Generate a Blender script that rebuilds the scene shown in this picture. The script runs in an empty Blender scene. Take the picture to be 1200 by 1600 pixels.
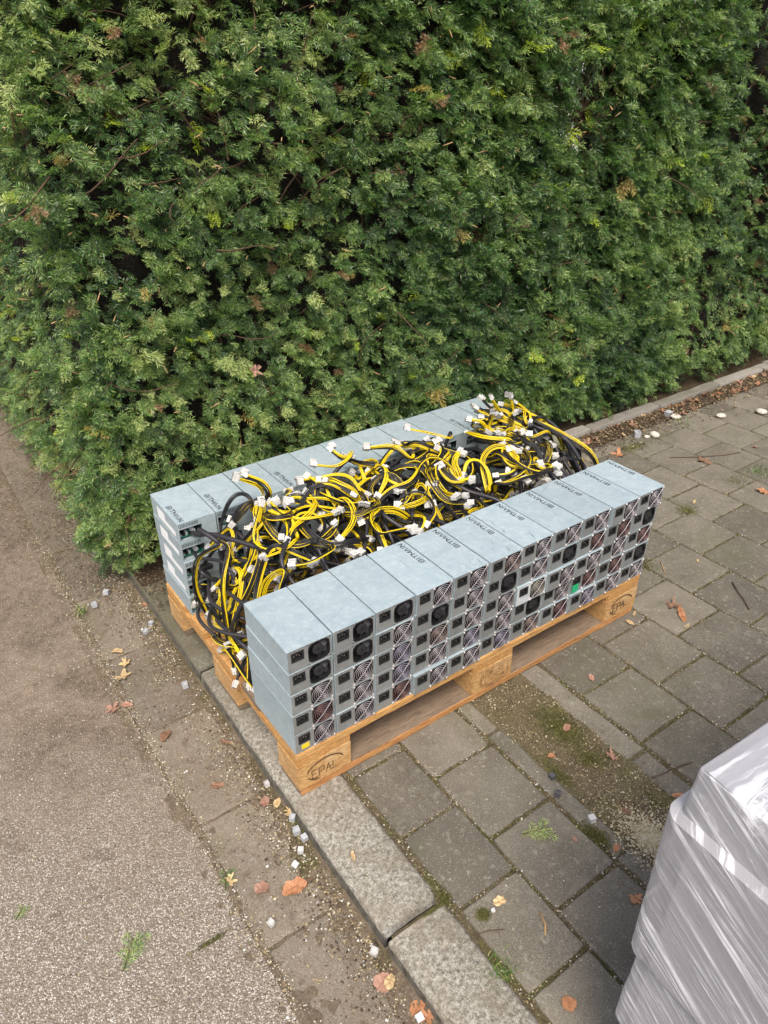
import bpy, bmesh, math, random
import numpy as np
from mathutils import Vector, Matrix, Euler, noise
from mathutils.geometry import tessellate_polygon
R = math.radians
S = bpy.context.scene
COL = S.collection
random.seed(7); rng = np.random.default_rng(7)

# ------------------------------------------------------------------ camera, sky, sun, exposure
cd = bpy.data.cameras.new('camera'); cam = bpy.data.objects.new('camera', cd); COL.objects.link(cam)
cam.location = (-0.48889, -1.0428, 1.46357); cam.rotation_euler = (1.03031, 0.00328, -0.61443)
cd.sensor_fit = 'VERTICAL'; cd.sensor_height = 36; cd.lens = 1147.37*36/1600
cd.clip_start = .02; cd.clip_end = 500
S.camera = cam
w = bpy.data.worlds.new('World'); S.world = w; w.use_nodes = True
nt = w.node_tree; bg = nt.nodes['Background']
sky = nt.nodes.new('ShaderNodeTexSky'); sky.sky_type = 'NISHITA'; sky.sun_disc = False
SUN_EL, SUN_AZ = R(58), R(215)
sky.sun_elevation = SUN_EL; sky.sun_rotation = SUN_AZ
sky.air_density = 1.0; sky.dust_density = 6.0; sky.ozone_density = 1.0; sky.altitude = 300
nt.links.new(sky.outputs[0], bg.inputs[0]); bg.inputs[1].default_value = 0.14
sl = bpy.data.lights.new('sun', 'SUN'); sl.energy = 1.5; sl.angle = R(22); sl.color = (1, .94, .84)
sun = bpy.data.objects.new('sun', sl); COL.objects.link(sun)
sdir = Vector((math.sin(SUN_AZ)*math.cos(SUN_EL), math.cos(SUN_AZ)*math.cos(SUN_EL), math.sin(SUN_EL)))
sun.rotation_euler = sdir.to_track_quat('Z', 'Y').to_euler(); sun.location = (-3, -4, 6)
S.view_settings.view_transform = 'Standard'; S.view_settings.look = 'None'
S.view_settings.gamma = 1; S.view_settings.use_curve_mapping = False
S.view_settings.exposure = 0.80

# ------------------------------------------------------------------ node helpers
class N:
    def __init__(s, name):
        s.m = bpy.data.materials.new(name); s.m.use_nodes = True; s.t = s.m.node_tree
        s.b = s.t.nodes['Principled BSDF']
    def n(s, typ, **k):
        x = s.t.nodes.new(typ)
        for a, v in k.items(): setattr(x, a, v)
        return x
    def put(s, sock, v):
        if isinstance(v, bpy.types.NodeSocket): s.t.links.new(v, sock)
        elif v is not None:
            if hasattr(sock, 'default_value') and sock.type == 'RGBA' and len(v) == 3: v = (*v, 1)
            sock.default_value = v
    def set(s, **k):
        M = dict(col='Base Color', rough='Roughness', metal='Metallic', normal='Normal', alpha='Alpha', spec='Specular IOR Level', trans='Transmission Weight', coat='Coat Weight', sheen='Sheen Weight', sub='Subsurface Weight')
        for a, v in k.items(): s.put(s.b.inputs[M[a]], v)
        return s.m
    def co(s, scale=(1, 1, 1), kind='Object', rot=(0, 0, 0)):
        c = s.n('ShaderNodeTexCoord'); mp = s.n('ShaderNodeMapping')
        s.t.links.new(c.outputs[kind], mp.inputs[0]); mp.inputs['Scale'].default_value = scale; mp.inputs['Rotation'].default_value = rot
        return mp.outputs[0]
    def world(s, scale=(1, 1, 1), rot=(0, 0, 0)):
        c = s.n('ShaderNodeNewGeometry'); mp = s.n('ShaderNodeMapping')
        s.t.links.new(c.outputs['Position'], mp.inputs[0]); mp.inputs['Scale'].default_value = scale; mp.inputs['Rotation'].default_value = rot
        return mp.outputs[0]
    def noise(s, vec, scale=5, det=4, rough=.55, dist=0):
        x = s.n('ShaderNodeTexNoise'); s.put(x.inputs['Vector'], vec); x.inputs['Scale'].default_value = scale
        x.inputs['Detail'].default_value = det; x.inputs['Roughness'].default_value = rough; x.inputs['Distortion'].default_value = dist
        return x.outputs['Fac']
    def vor(s, vec, scale=5, feat='F1', out='Distance', rand=1):
        x = s.n('ShaderNodeTexVoronoi', feature=feat); s.put(x.inputs['Vector'], vec); x.inputs['Scale'].default_value = scale
        x.inputs['Randomness'].default_value = rand
        return x.outputs[out]
    def ramp(s, f, *stops, interp='LINEAR'):
        x = s.n('ShaderNodeValToRGB'); x.color_ramp.interpolation = interp; e = x.color_ramp.elements
        while len(e) < len(stops): e.new(.5)
        for i, (p, c) in enumerate(stops):
            e[i].position = p; e[i].color = (c, c, c, 1) if isinstance(c, (int, float)) else (*c, 1)
        s.put(x.inputs[0], f); return x.outputs[0]
    def mix(s, f, a, b, mode='MIX'):
        x = s.n('ShaderNodeMix', data_type='RGBA', blend_type=mode)
        s.put(x.inputs[0], f); s.put(x.inputs[6], a); s.put(x.inputs[7], b); return x.outputs[2]
    def math(s, op, a, b=0.0):
        x = s.n('ShaderNodeMath', operation=op); s.put(x.inputs[0], a); s.put(x.inputs[1], b); return x.outputs[0]
    def attr(s, name):
        return s.n('ShaderNodeAttribute', attribute_name=name).outputs['Fac']
    def objrand(s):
        return s.n('ShaderNodeObjectInfo').outputs['Random']
    def bump(s, h, dist=.001, strength=1, prev=None):
        x = s.n('ShaderNodeBump'); s.put(x.inputs['Height'], h); x.inputs['Distance'].default_value = dist; x.inputs['Strength'].default_value = strength
        if prev is not None: s.put(x.inputs['Normal'], prev)
        return x.outputs[0]

def plain(name, col, rough=.5, metal=0, **k):
    return N(name).set(col=col, rough=rough, metal=metal, **k)

# ------------------------------------------------------------------ materials
def mat_concrete(name, c1, c2, dirt, stain=.5):
    m = N(name); v = m.world()
    t = m.attr('tone')
    base = m.mix(m.ramp(m.noise(v, 7, 5, .6), (.3, 0), (.72, 1)), c1, c2)
    base = m.mix(1.0, base, m.ramp(t, (0, .70), (1, 1.16)), 'MULTIPLY')
    base = m.mix(m.ramp(m.noise(v, 24, 6, .7), (.56, 0), (.72, stain)), base, dirt)
    base = m.mix(m.ramp(m.noise(v, 420, 2, .7), (.3, .55), (.5, 0)), base, (.07, .062, .05))
    base = m.mix(1.0, base, m.ramp(m.noise(v, 300, 5, .8), (.32, .62), (.68, 1.42)), 'MULTIPLY')
    base = m.mix(m.ramp(m.vor(v, 170), (.10, .75), (.2, 0)), base, (.40, .37, .32))
    base = m.mix(m.ramp(m.math('ADD', m.vor(v, 33), m.math('MULTIPLY', m.noise(v, 120, 4, .7), .35)), (.30, .32), (.46, 0)), base, (.27, .25, .20))
    base = m.mix(m.ramp(m.noise(v, 60, 3, .5, 1.5), (.62, 0), (.72, .5)), base, (.36, .34, .28))
    base = m.mix(m.ramp(m.noise(v, 3.1, 4, .7, 1.0), (.56, 0), (.68, .35)), base, (.10, .105, .05))
    h = m.math('ADD', m.noise(v, 320, 4, .75), m.math('MULTIPLY', m.noise(v, 40, 3, .6), 1.5))
    return m.set(col=base, rough=.93, spec=.25, normal=m.bump(h, .0011, .9))

M = {}
M['slab'] = mat_concrete('paving_concrete', (.136, .120, .092), (.205, .183, .143), (.088, .072, .047))
M['edging'] = mat_concrete('edging_concrete', (.22, .20, .17), (.30, .28, .245), (.13, .115, .08))
M['channel'] = mat_concrete('channel_concrete', (.160, .143, .110), (.250, .225, .178), (.10, .082, .054), .8)
M['gutter'] = mat_concrete('gutter_concrete', (.150, .122, .088), (.215, .180, .137), (.095, .066, .038), .85)
# granite kerb
m = N('kerb_granite'); v = m.world()
c = m.mix(m.ramp(m.noise(v, 95, 7, .85), (.40, 0), (.60, 1)), (.12, .105, .075), (.46, .435, .37))
c = m.mix(1.0, c, m.ramp(m.noise(v, 330, 4, .8), (.35, .65), (.65, 1.3)), 'MULTIPLY')
c = m.mix(m.ramp(m.noise(v, 10, 7, .75), (.46, 0), (.62, .7)), c, (.20, .165, .115))
c = m.mix(m.ramp(m.noise(v, 17, 5, .7, .6), (.60, 0), (.72, .55)), c, (.54, .52, .45))
c = m.mix(m.ramp(m.noise(v, 420, 2, .6), (.30, .6), (.40, 0)), c, (.05, .05, .048))
sx = m.n('ShaderNodeSeparateXYZ'); m.put(sx.inputs[0], v)
c = m.mix(m.ramp(m.math('ADD', sx.outputs[1], m.math('MULTIPLY', m.noise(v, 6, 4), .5)), (.45, 0), (.95, .85)), c, (.095, .085, .05))
m.set(col=c, rough=.85, spec=.35, normal=m.bump(m.math('ADD', m.noise(v, 130, 5, .75), m.noise(v, 35, 4, .6)), .0035, .85)); M['kerb'] = m.m
# road: exposed aggregate asphalt
m = N('road_aggregate'); v = m.world()
sx = m.n('ShaderNodeSeparateXYZ'); m.put(sx.inputs[0], v)
cell = m.vor(v, 300, out='Color'); sc = m.n('ShaderNodeSeparateColor'); m.put(sc.inputs[0], cell)
stone = m.ramp(sc.outputs[0], (0, (.12, .098, .075)), (.35, (.24, .205, .165)), (.7, (.40, .355, .30)), (.93, (.60, .56, .49)))
ms = m.ramp(m.vor(v, 300), (.35, 0), (.62, 1))
c = m.mix(ms, stone, (.215, .178, .136))
near = m.ramp(m.math('ADD', sx.outputs[1], m.math('ADD', m.math('MULTIPLY', sx.outputs[0], .9), m.math('MULTIPLY', m.noise(v, 5, 5, .7), .8))), (-.15, 0), (.65, .88))
c = m.mix(near, c, m.mix(m.ramp(m.math('ADD', m.math('MULTIPLY', m.noise(v, 45, 6, .8), .6), m.math('MULTIPLY', m.noise(v, 4, 4, .6, .6), .5)), (.36, 0), (.72, 1)), (.065, .043, .025), (.30, .24, .18)))
c = m.mix(m.ramp(m.noise(v, 11, 6, .7, .5), (.58, 0), (.70, .5)), c, (.085, .062, .040))
c = m.mix(m.ramp(m.vor(v, 95), (.12, .9), (.2, 0)), c, m.mix(m.noise(v, 60), (.30, .26, .2), (.5, .47, .4)))
m.set(col=c, rough=.95, spec=.2, normal=m.bump(m.math('ADD', m.math('MULTIPLY', m.vor(v, 300), -1.0), m.noise(v, 90, 5, .7)), .0028, .9)); M['road'] = m.m
# joint filling: soil, sand and moss
m = N('joint_soil'); v = m.world()
c = m.mix(m.ramp(m.noise(v, 230, 4, .8), (.3, 0), (.7, 1)), (.035, .027, .016), (.22, .18, .11))
c = m.mix(m.ramp(m.noise(v, 8, 4, .6), (.50, 0), (.64, .7)), c, m.mix(m.noise(v, 150), (.04, .05, .010), (.13, .14, .03)))
m.set(col=c, rough=1, spec=.1, normal=m.bump(m.noise(v, 260, 4, .8), .004, 1)); M['joint'] = m.m
m = N('mossy_soil'); v = m.world()
c = m.mix(m.ramp(m.noise(v, 260, 5, .8), (.3, 0), (.68, 1)), (.07, .056, .030), (.235, .195, .12))
sp = m.n('ShaderNodeSeparateXYZ'); m.put(sp.inputs[0], v)
c = m.mix(m.ramp(m.noise(v, 7.5, 5, .65), (.52, 0), (.68, .7)), c, m.mix(m.noise(v, 190), (.06, .065, .014), (.19, .19, .045)))
m.set(col=c, rough=1, spec=.1, normal=m.bump(m.noise(v, 230, 4, .8), .005, 1)); M['moss_soil'] = m.m
m = N('soil'); v = m.world()
c = m.mix(m.noise(v, 60, 6, .8), (.035, .024, .014), (.13, .095, .06))
m.set(col=c, rough=1, spec=.1, normal=m.bump(m.noise(v, 120, 5, .8), .01, 1)); M['soil'] = m.m
# steel of the cases
def steel(name, a, b, c3, metal=.35):
    m = N(name); v = m.co(); r = m.objrand()
    cx = m.n('ShaderNodeVectorMath', operation='ADD'); m.put(cx.inputs[0], v)
    cb = m.n('ShaderNodeCombineXYZ'); m.put(cb.inputs[0], m.math('MULTIPLY', r, 37.0)); m.put(cb.inputs[1], m.math('MULTIPLY', r, 11.0)); m.put(cx.inputs[1], cb.outputs[0])
    v = cx.outputs[0]
    c = m.mix(m.ramp(m.noise(v, 26, 5, .62, .8), (.32, 0), (.68, 1)), a, b)
    c = m.mix(m.ramp(m.noise(v, 90, 4, .7), (.50, 0), (.70, .6)), c, c3)
    c = m.mix(1.0, c, m.ramp(r, (0, .9), (1, 1.06)), 'MULTIPLY')
    mp = m.n('ShaderNodeMapping'); m.put(mp.inputs[0], v); mp.inputs['Scale'].default_value = (60, 12, 60); mp.inputs['Rotation'].default_value = (0, 0, .5)
    c = m.mix(m.ramp(m.noise(mp.outputs[0], 1, 3, .6), (.66, 0), (.74, .6)), c, (.20, .225, .235))
    ro = m.ramp(m.noise(v, 70, 4), (.3, .40), (.7, .62))
    return m.set(col=c, rough=ro, metal=metal, normal=m.bump(m.noise(v, 60, 4, .6), .0004, .6))
M['steel'] = steel('galvanised_steel', (.335, .420, .450), (.415, .495, .52), (.52, .585, .60), .22)
M['panel'] = steel('front_panel_steel', (.25, .258, .252), (.31, .318, .308), (.36, .37, .355), .30)
M['panel_white'] = steel('oxidised_panel_steel', (.48, .52, .52), (.62, .66, .66), (.75, .76, .75), .1)
M['black'] = plain('black_plastic', (.016, .016, .017), .38)
M['fan_black'] = plain('fan_plastic', (.009, .009, .010), .5)
M['hub'] = plain('fan_hub', (.024, .024, .026), .42)
M['void'] = plain('dark_interior', (.008, .008, .009), .7)
M['pin'] = plain('pin_metal', (.75, .72, .68), .25, .9)
M['chrome'] = plain('guard_chrome', (.52, .475, .49), .36, .6)
M['chrome_blue'] = plain('guard_chrome_violet', (.40, .38, .47), .40, .5)
M['copper'] = plain('guard_copper', (.40, .31, .28), .42, .5)
M['red'] = plain('guard_dark_red', (.25, .14, .13), .42, .45)
M['chrome_dull'] = plain('guard_dull', (.46, .43, .36), .5, .4)
M['wire_shaded'] = plain('guard_wire_shaded', (.12, .105, .11), .4, .4)  # darker copy of the cross wire, its shade put into the colour
M['wire_lit'] = plain('guard_wire_lit', (.50, .46, .48), .38, .5)  # lighter copy, the gleam along one diagonal put into the colour
M['screw'] = plain('screw_metal', (.66, .62, .60), .32, .7)
M['pcb'] = N('circuit_board'); M['pcb'] = M['pcb'].set(col=(.01, .16, .09), rough=.4)
M['logo'] = plain('logo_ink', (.018, .022, .028), .6)
m = N('label_paper'); v = m.co()
c = m.mix(m.ramp(m.noise(v, 420, 2, .5), (.60, 0), (.68, .18)), (.85, .86, .85), (.35, .35, .35)); M['paper'] = m.set(col=c, rough=.6)
M['yellow_sticker'] = plain('yellow_sticker', (.78, .60, .02), .55)
M['green_sticker'] = plain('green_sticker', (.01, .42, .17), .5)
M['y_wire'] = plain('yellow_wire', (.78, .58, .010), .38)
M['k_wire'] = plain('black_wire', (.014, .0135, .014), .36)
m = N('black_sleeve'); v = m.co()
M['sleeve'] = m.set(col=(.026, .024, .028), rough=.42, normal=m.bump(m.noise(v, 500, 3), .0006, .6))
m = N('white_nylon'); M['nylon'] = m.set(col=(.56, .55, .51), rough=.42, sub=.0)
M['nylon_old'] = plain('grey_translucent_plastic', (.42, .43, .45), .3)
M['nylon_dark'] = plain('dark_grey_plastic', (.09, .09, .10), .3)
# wood
def wood(name, a, b, dark, ax=0, grey=.0):
    m = N(name); r = m.objrand()
    sc = [14, 14, 14]; sc[ax] = 1.3
    v0 = m.co(); cx = m.n('ShaderNodeVectorMath', operation='ADD'); m.put(cx.inputs[0], v0)
    cb = m.n('ShaderNodeCombineXYZ')
    for i in range(3): m.put(cb.inputs[i], m.math('MULTIPLY', r, 17.0+i*7))
    m.put(cx.inputs[1], cb.outputs[0])
    mp = m.n('ShaderNodeMapping'); m.put(mp.inputs[0], cx.outputs[0]); mp.inputs['Scale'].default_value = sc
    v = mp.outputs[0]
    g = m.noise(v, 4, 5, .65, 1.3)
    c = m.mix(m.ramp(g, (.34, 0), (.62, 1)), a, b)
    c = m.mix(m.ramp(m.noise(v, 17, 4, .7, .6), (.50, 0), (.64, .85)), c, dark)
    c = m.mix(1.0, c, m.ramp(m.noise(v, 42, 5, .8), (.3, .62), (.7, 1.22)), 'MULTIPLY')
    c = m.mix(m.ramp(m.vor(v0, 9), (.05, .9), (.10, 0)), c, (.16, .07, .03))
    c = m.mix(m.ramp(m.noise(v0, 9, 4, .7), (.55, 0), (.75, .55+grey)), c, (.20, .155, .105))
    if grey: c = m.mix(grey, c, (.15, .125, .10))
    return m.set(col=c, rough=.78, spec=.3, normal=m.bump(m.math('ADD', g, m.noise(v, 30, 4)), .0012, .8))
M['wood_x'] = wood('pine_along', (.56, .29, .09), (.68, .41, .16), (.36, .16, .045), 0)
M['wood_y'] = wood('pine_across', (.53, .26, .08), (.63, .37, .14), (.34, .15, .045), 1)
M['wood_red'] = wood('pine_reddish', (.48, .22, .08), (.60, .32, .12), (.24, .10, .035), 0)
M['wood_grey'] = wood('pine_weathered', (.24, .165, .105), (.33, .24, .16), (.10, .065, .04), 0, .35)
m = N('pressed_wood_block'); v = m.co(); mp = m.co((1, 1, 2.6))
c = m.mix(m.ramp(m.noise(mp, 90, 5, .75), (.32, 0), (.66, 1)), (.30, .15, .05), (.68, .42, .17))
c = m.mix(m.ramp(m.noise(v, 170, 3, .7), (.63, 0), (.72, .7)), c, (.13, .07, .03))
c = m.mix(m.ramp(m.noise(v, 12, 3, .7), (.55, 0), (.7, .45)), c, (.74, .56, .33))
m.set(col=c, rough=.85, normal=m.bump(m.noise(mp, 120, 4, .7), .0012, .9)); M['block'] = m.m
M['brand_mark'] = plain('burnt_mark', (.085, .042, .020), .9)
M['faint_mark'] = plain('faded_mark', (.16, .08, .04), .9)
# hedge
m = N('yew_needles'); t = m.attr('tone'); v = m.world()
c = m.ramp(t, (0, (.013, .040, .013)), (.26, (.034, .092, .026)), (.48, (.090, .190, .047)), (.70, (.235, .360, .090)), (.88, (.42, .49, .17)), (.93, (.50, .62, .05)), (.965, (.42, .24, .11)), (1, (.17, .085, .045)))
m.set(col=c, rough=.36, spec=.8)
tr = m.n('ShaderNodeBsdfTranslucent'); m.put(tr.inputs[0], m.mix(1.0, c, (1.6, 1.7, .8), 'MULTIPLY'))
mx = m.n('ShaderNodeMixShader'); mx.inputs[0].default_value = .30
m.t.links.new(m.b.outputs[0], mx.inputs[1]); m.t.links.new(tr.outputs[0], mx.inputs[2]); m.t.links.new(mx.outputs[0], m.t.nodes['Material Output'].inputs[0])
M['needle'] = m.m
m = N('yew_bark'); v = m.world(); M['bark'] = m.set(col=m.mix(m.noise(v, 60, 4), (.045, .025, .015), (.16, .09, .05)), rough=.9)
M['stub'] = plain('cut_twig', (.46, .29, .13), .8)
m = N('hedge_inner_shade'); v = m.world(); M['inner'] = m.set(col=m.mix(m.ramp(m.noise(v, 130, 5, .8), (.45, 0), (.62, 1)), (.004, .0045, .003), (.060, .036, .018)), rough=1, normal=m.bump(m.noise(v, 90, 5, .8), .03, 1))  # inner shade of the hedge put into the colour, mixed with twig brown
# scatter
m = N('litter'); t = m.attr('tone')
c = m.ramp(t, (0, (.035, .024, .015)), (.35, (.13, .09, .05)), (.55, (.33, .25, .13)), (.78, (.48, .42, .28)), (.9, (.62, .60, .54)), (1, (.10, .15, .03))); M['litter'] = m.set(col=c, rough=.85)
m = N('moss_tufts'); t = m.attr('tone'); M['moss'] = m.set(col=m.ramp(t, (0, (.05, .052, .014)), (.6, (.13, .135, .032)), (1, (.22, .215, .06))), rough=.9)
m = N('grass_blades'); t = m.attr('tone'); M['grass'] = m.set(col=m.ramp(t, (0, (.04, .09, .015)), (.7, (.13, .22, .04)), (1, (.35, .33, .13))), rough=.6)
def leafmat(name, a, b, spot):
    m = N(name); v = m.co(); r = m.objrand()
    c = m.mix(m.noise(v, 90, 4, .7), a, b); c = m.mix(m.ramp(m.noise(v, 230, 3, .7), (.6, 0), (.68, .8)), c, spot)
    c = m.mix(1.0, c, m.ramp(r, (0, .8), (1, 1.15)), 'MULTIPLY')
    return m.set(col=c, rough=.6, normal=m.bump(m.noise(v, 150, 4), .001, 1))
M['leaf_orange'] = leafmat('leaf_orange_brown', (.30, .125, .055), (.46, .22, .10), (.13, .05, .03))
M['leaf_pink'] = leafmat('leaf_pinkish', (.29, .15, .10), (.41, .235, .165), (.19, .08, .055))
M['leaf_tan'] = leafmat('leaf_tan', (.42, .29, .14), (.58, .44, .23), (.35, .20, .09))
M['leaf_brown'] = leafmat('leaf_brown', (.16, .085, .05), (.29, .16, .09), (.07, .04, .03))
M['vein'] = plain('leaf_vein', (.26, .11, .06), .7)
# film
m = N('stretch_film')
def streak(rx, sc, det=5, dist=.3, ph=0):
    v = m.co(rot=(R(rx), 0, 0)); mp = m.n('ShaderNodeMapping'); m.put(mp.inputs[0], v); mp.inputs['Scale'].default_value = sc; mp.inputs['Location'].default_value = (ph, ph*2, ph)
    return m.noise(mp.outputs[0], 1, det, .6, dist)
s1 = streak(-31, (3, 2.0, 95), 5, .2); s2 = streak(-38, (4, 5, 30), 6, 1.0, 3); s3 = streak(-24, (3, 1.2, 150), 3, .1, 7); s4 = m.noise(m.co(), 55, 4, .7, .8)
patch = m.ramp(m.noise(m.co(), 7, 4, .6, .8), (.40, 0), (.62, 1))
lines = m.math('MAXIMUM', m.ramp(s1, (.56, 0), (.61, .9)), m.math('MULTIPLY', m.ramp(s3, (.54, 0), (.585, .95)), m.ramp(s2, (.42, 0), (.6, 1))))
lines = m.math('MAXIMUM', lines, m.math('MULTIPLY', m.ramp(s2, (.56, 0), (.66, 1)), m.ramp(s4, (.42, 0), (.6, 1))))
lines = m.math('MULTIPLY', lines, m.math('ADD', m.math('MULTIPLY', patch, .75), .25))
c = m.mix(lines, (.44, .435, .45), (.86, .86, .87))
al = m.ramp(lines, (0, .58), (1, .95))
m.set(col=c, rough=m.ramp(s4, (.3, .36), (.7, .56)), alpha=al, spec=.6, normal=m.bump(m.math('ADD', m.math('ADD', s1, m.math('MULTIPLY', s3, .5)), m.math('MULTIPLY', s2, 1.0)), .0022, .7)); M['film'] = m.m
m = N('cloudy_grey_case'); v = m.world(); M['load'] = m.set(col=m.mix(m.noise(v, 6, 4), (.30, .30, .315), (.44, .44, .46)), rough=.5, metal=.1)
m = N('house_plaster'); v = m.world(); M['plaster'] = m.set(col=m.mix(m.noise(v, 3, 4), (.74, .73, .70), (.82, .81, .79)), rough=.9)

# ------------------------------------------------------------------ mesh helpers
def link(o, parent=None):
    COL.objects.link(o)
    if parent is not None: o.parent = parent
    return o
def tag(o, label=None, cat=None, group=None, kind=None):
    if label: o['label'] = label
    if cat: o['category'] = cat
    if group: o['group'] = group
    if kind: o['kind'] = kind
    return o
def empty(name, loc=(0, 0, 0), rz=0):
    o = bpy.data.objects.new(name, None); o.empty_display_size = .02; COL.objects.link(o); o.location = loc; o.rotation_euler = (0, 0, rz); return o
def np_mesh(name, V, F, mats, tone=None, mi=None, smooth=False):
    V = np.asarray(V, np.float32).reshape(-1, 3); F = np.asarray(F, np.int32); k = F.shape[1]
    me = bpy.data.meshes.new(name); me.vertices.add(len(V)); me.vertices.foreach_set('co', V.ravel())
    me.loops.add(F.size); me.loops.foreach_set('vertex_index', F.ravel())
    me.polygons.add(len(F)); me.polygons.foreach_set('loop_start', np.arange(0, F.size, k, dtype=np.int32))
    if mi is not None: me.polygons.foreach_set('material_index', np.asarray(mi, np.int32))
    me.polygons.foreach_set('use_smooth', np.full(len(F), smooth))
    for x in (mats if isinstance(mats, (list, tuple)) else [mats]): me.materials.append(x)
    if tone is not None:
        a = me.attributes.new('tone', 'FLOAT', 'POINT'); a.data.foreach_set('value', np.asarray(tone, np.float32))
    me.update(calc_edges=True); return me
class MB:
    """collects polygons with material indices, then makes one mesh"""
    def __init__(s): s.v = []; s.f = []; s.m = []; s.t = []; s.sm = []
    def add(s, vs, fs, mi=0, tone=.5, smooth=False, mat=None):
        b = len(s.v)
        for p in vs: s.v.append(tuple(mat @ Vector(p)) if mat is not None else tuple(p))
        s.t += [tone]*len(vs)
        for f in fs: s.f.append([b+i for i in f]); s.m.append(mi); s.sm.append(smooth)
    def box(s, x0, x1, y0, y1, z0, z1, mi=0, tone=.5, bev=0, mat=None):
        if bev <= 0:
            vs = [(x0, y0, z0), (x1, y0, z0), (x1, y1, z0), (x0, y1, z0), (x0, y0, z1), (x1, y0, z1), (x1, y1, z1), (x0, y1, z1)]
            s.add(vs, [(3, 2, 1, 0), (4, 5, 6, 7), (0, 1, 5, 4), (1, 2, 6, 5), (2, 3, 7, 6), (3, 0, 4, 7)], mi, tone, False, mat); return
        bm = bmesh.new(); bmesh.ops.create_cube(bm, size=1)
        bmesh.ops.scale(bm, vec=(x1-x0, y1-y0, z1-z0), verts=bm.verts); bmesh.ops.translate(bm, vec=((x0+x1)/2, (y0+y1)/2, (z0+z1)/2), verts=bm.verts)
        bmesh.ops.bevel(bm, geom=bm.edges[:], offset=bev, segments=2, affect='EDGES', profile=.6)
        s.bm(bm, mi, tone, mat=mat)
    def bm(s, bm, mi=0, tone=.5, smooth=False, mat=None):
        bm.verts.index_update(); s.add([v.co[:] for v in bm.verts], [[v.index for v in f.verts] for f in bm.faces], mi, tone, smooth, mat); bm.free()
    def plate(s, outer, holes, y0, y1, mi=0, hole_mi=None):
        """plate in the XZ plane between y0 (front) and y1, with holes"""
        loops = [outer]+holes
        tri = tessellate_polygon([[Vector((a, b, 0)) for a, b in l] for l in loops])
        pts = [p for l in loops for p in l]
        s.add([(a, y0, b) for a, b in pts], [tuple(t) for t in tri], mi)
        s.add([(a, y1, b) for a, b in pts], [tuple(t) for t in tri], mi)
        for l in loops:
            n = len(l); vs = [(a, y0, b) for a, b in l]+[(a, y1, b) for a, b in l]
            s.add(vs, [(i, (i+1) % n, n+(i+1) % n, n+i) for i in range(n)], mi if hole_mi is None else hole_mi)
    def tube(s, P, r, n=6, mi=0, tone=.5, closed=False, cap=False):
        P = [Vector(p) for p in P]; k = len(P)
        rs = r if isinstance(r, (list, tuple)) else [r]*k
        up = Vector((0, 0, 1)); vs = []; prev = None
        for i in range(k):
            a = P[(i-1) % k] if (closed or i > 0) else P[i]; b = P[(i+1) % k] if (closed or i < k-1) else P[i]
            t = (b-a); t = t.normalized() if t.length > 1e-9 else Vector((1, 0, 0))
            if prev is None:
                u = t.cross(up)
                if u.length < .1: u = t.cross(Vector((1, 0, 0)))
            else: u = prev-t*prev.dot(t)
            u.normalize(); prev = u; w_ = t.cross(u)
            for j in range(n):
                an = 2*math.pi*j/n; vs.append(P[i]+(u*math.cos(an)+w_*math.sin(an))*rs[i])
        fs = []
        for i in range(k if closed else k-1):
            for j in range(n): fs.append((i*n+j, i*n+(j+1) % n, ((i+1) % k)*n+(j+1) % n, ((i+1) % k)*n+j))
        if cap and not closed: fs += [tuple(reversed(range(n))), tuple((k-1)*n+j for j in range(n))]
        s.add(vs, fs, mi, tone, True)
    def cyl(s, c, r, y0, y1, n=16, mi=0, r2=None, smooth=False):
        r2 = r if r2 is None else r2
        vs = [(c[0]+r*math.cos(2*math.pi*i/n), y0, c[1]+r*math.sin(2*math.pi*i/n)) for i in range(n)]+[(c[0]+r2*math.cos(2*math.pi*i/n), y1, c[1]+r2*math.sin(2*math.pi*i/n)) for i in range(n)]
        s.add(vs, [(i, (i+1) % n, n+(i+1) % n, n+i) for i in range(n)], mi, .5, smooth); s.add(vs, [tuple(range(n)), tuple(range(n, 2*n))], mi)
    def mesh(s, name, mats):
        me = bpy.data.meshes.new(name); me.from_pydata(s.v, [], s.f)
        for x in (mats if isinstance(mats, (list, tuple)) else [mats]): me.materials.append(x)
        me.polygons.foreach_set('material_index', s.m); me.polygons.foreach_set('use_smooth', s.sm)
        a = me.attributes.new('tone', 'FLOAT', 'POINT'); a.data.foreach_set('value', s.t)
        me.update(); return me
    def obj(s, name, mats, parent=None):
        o = bpy.data.objects.new(name, s.mesh(name, mats)); return link(o, parent)
def fixn(me):
    bm = bmesh.new(); bm.from_mesh(me); bmesh.ops.recalc_face_normals(bm, faces=bm.faces); bm.to_mesh(me); bm.free(); return me
def strokes(mb, lines, width, xf, mi=0, h0=.0002):
    """flat lettering from polylines; xf maps (u, v, height) to a point"""
    h = h0
    for ln in lines:
        for a, b in zip(ln[:-1], ln[1:]):
            dx, dy = b[0]-a[0], b[1]-a[1]; l = math.hypot(dx, dy) or 1; ux, uy = dx/l*width/2, dy/l*width/2
            a2 = (a[0]-ux*.9, a[1]-uy*.9); b2 = (b[0]+ux*.9, b[1]+uy*.9)
            q = [(a2[0]-uy, a2[1]+ux), (b2[0]-uy, b2[1]+ux), (b2[0]+uy, b2[1]-ux), (a2[0]+uy, a2[1]-ux)]
            mb.add([xf(u, v, h) for u, v in q], [(0, 1, 2, 3)], mi); h += .00001
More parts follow.
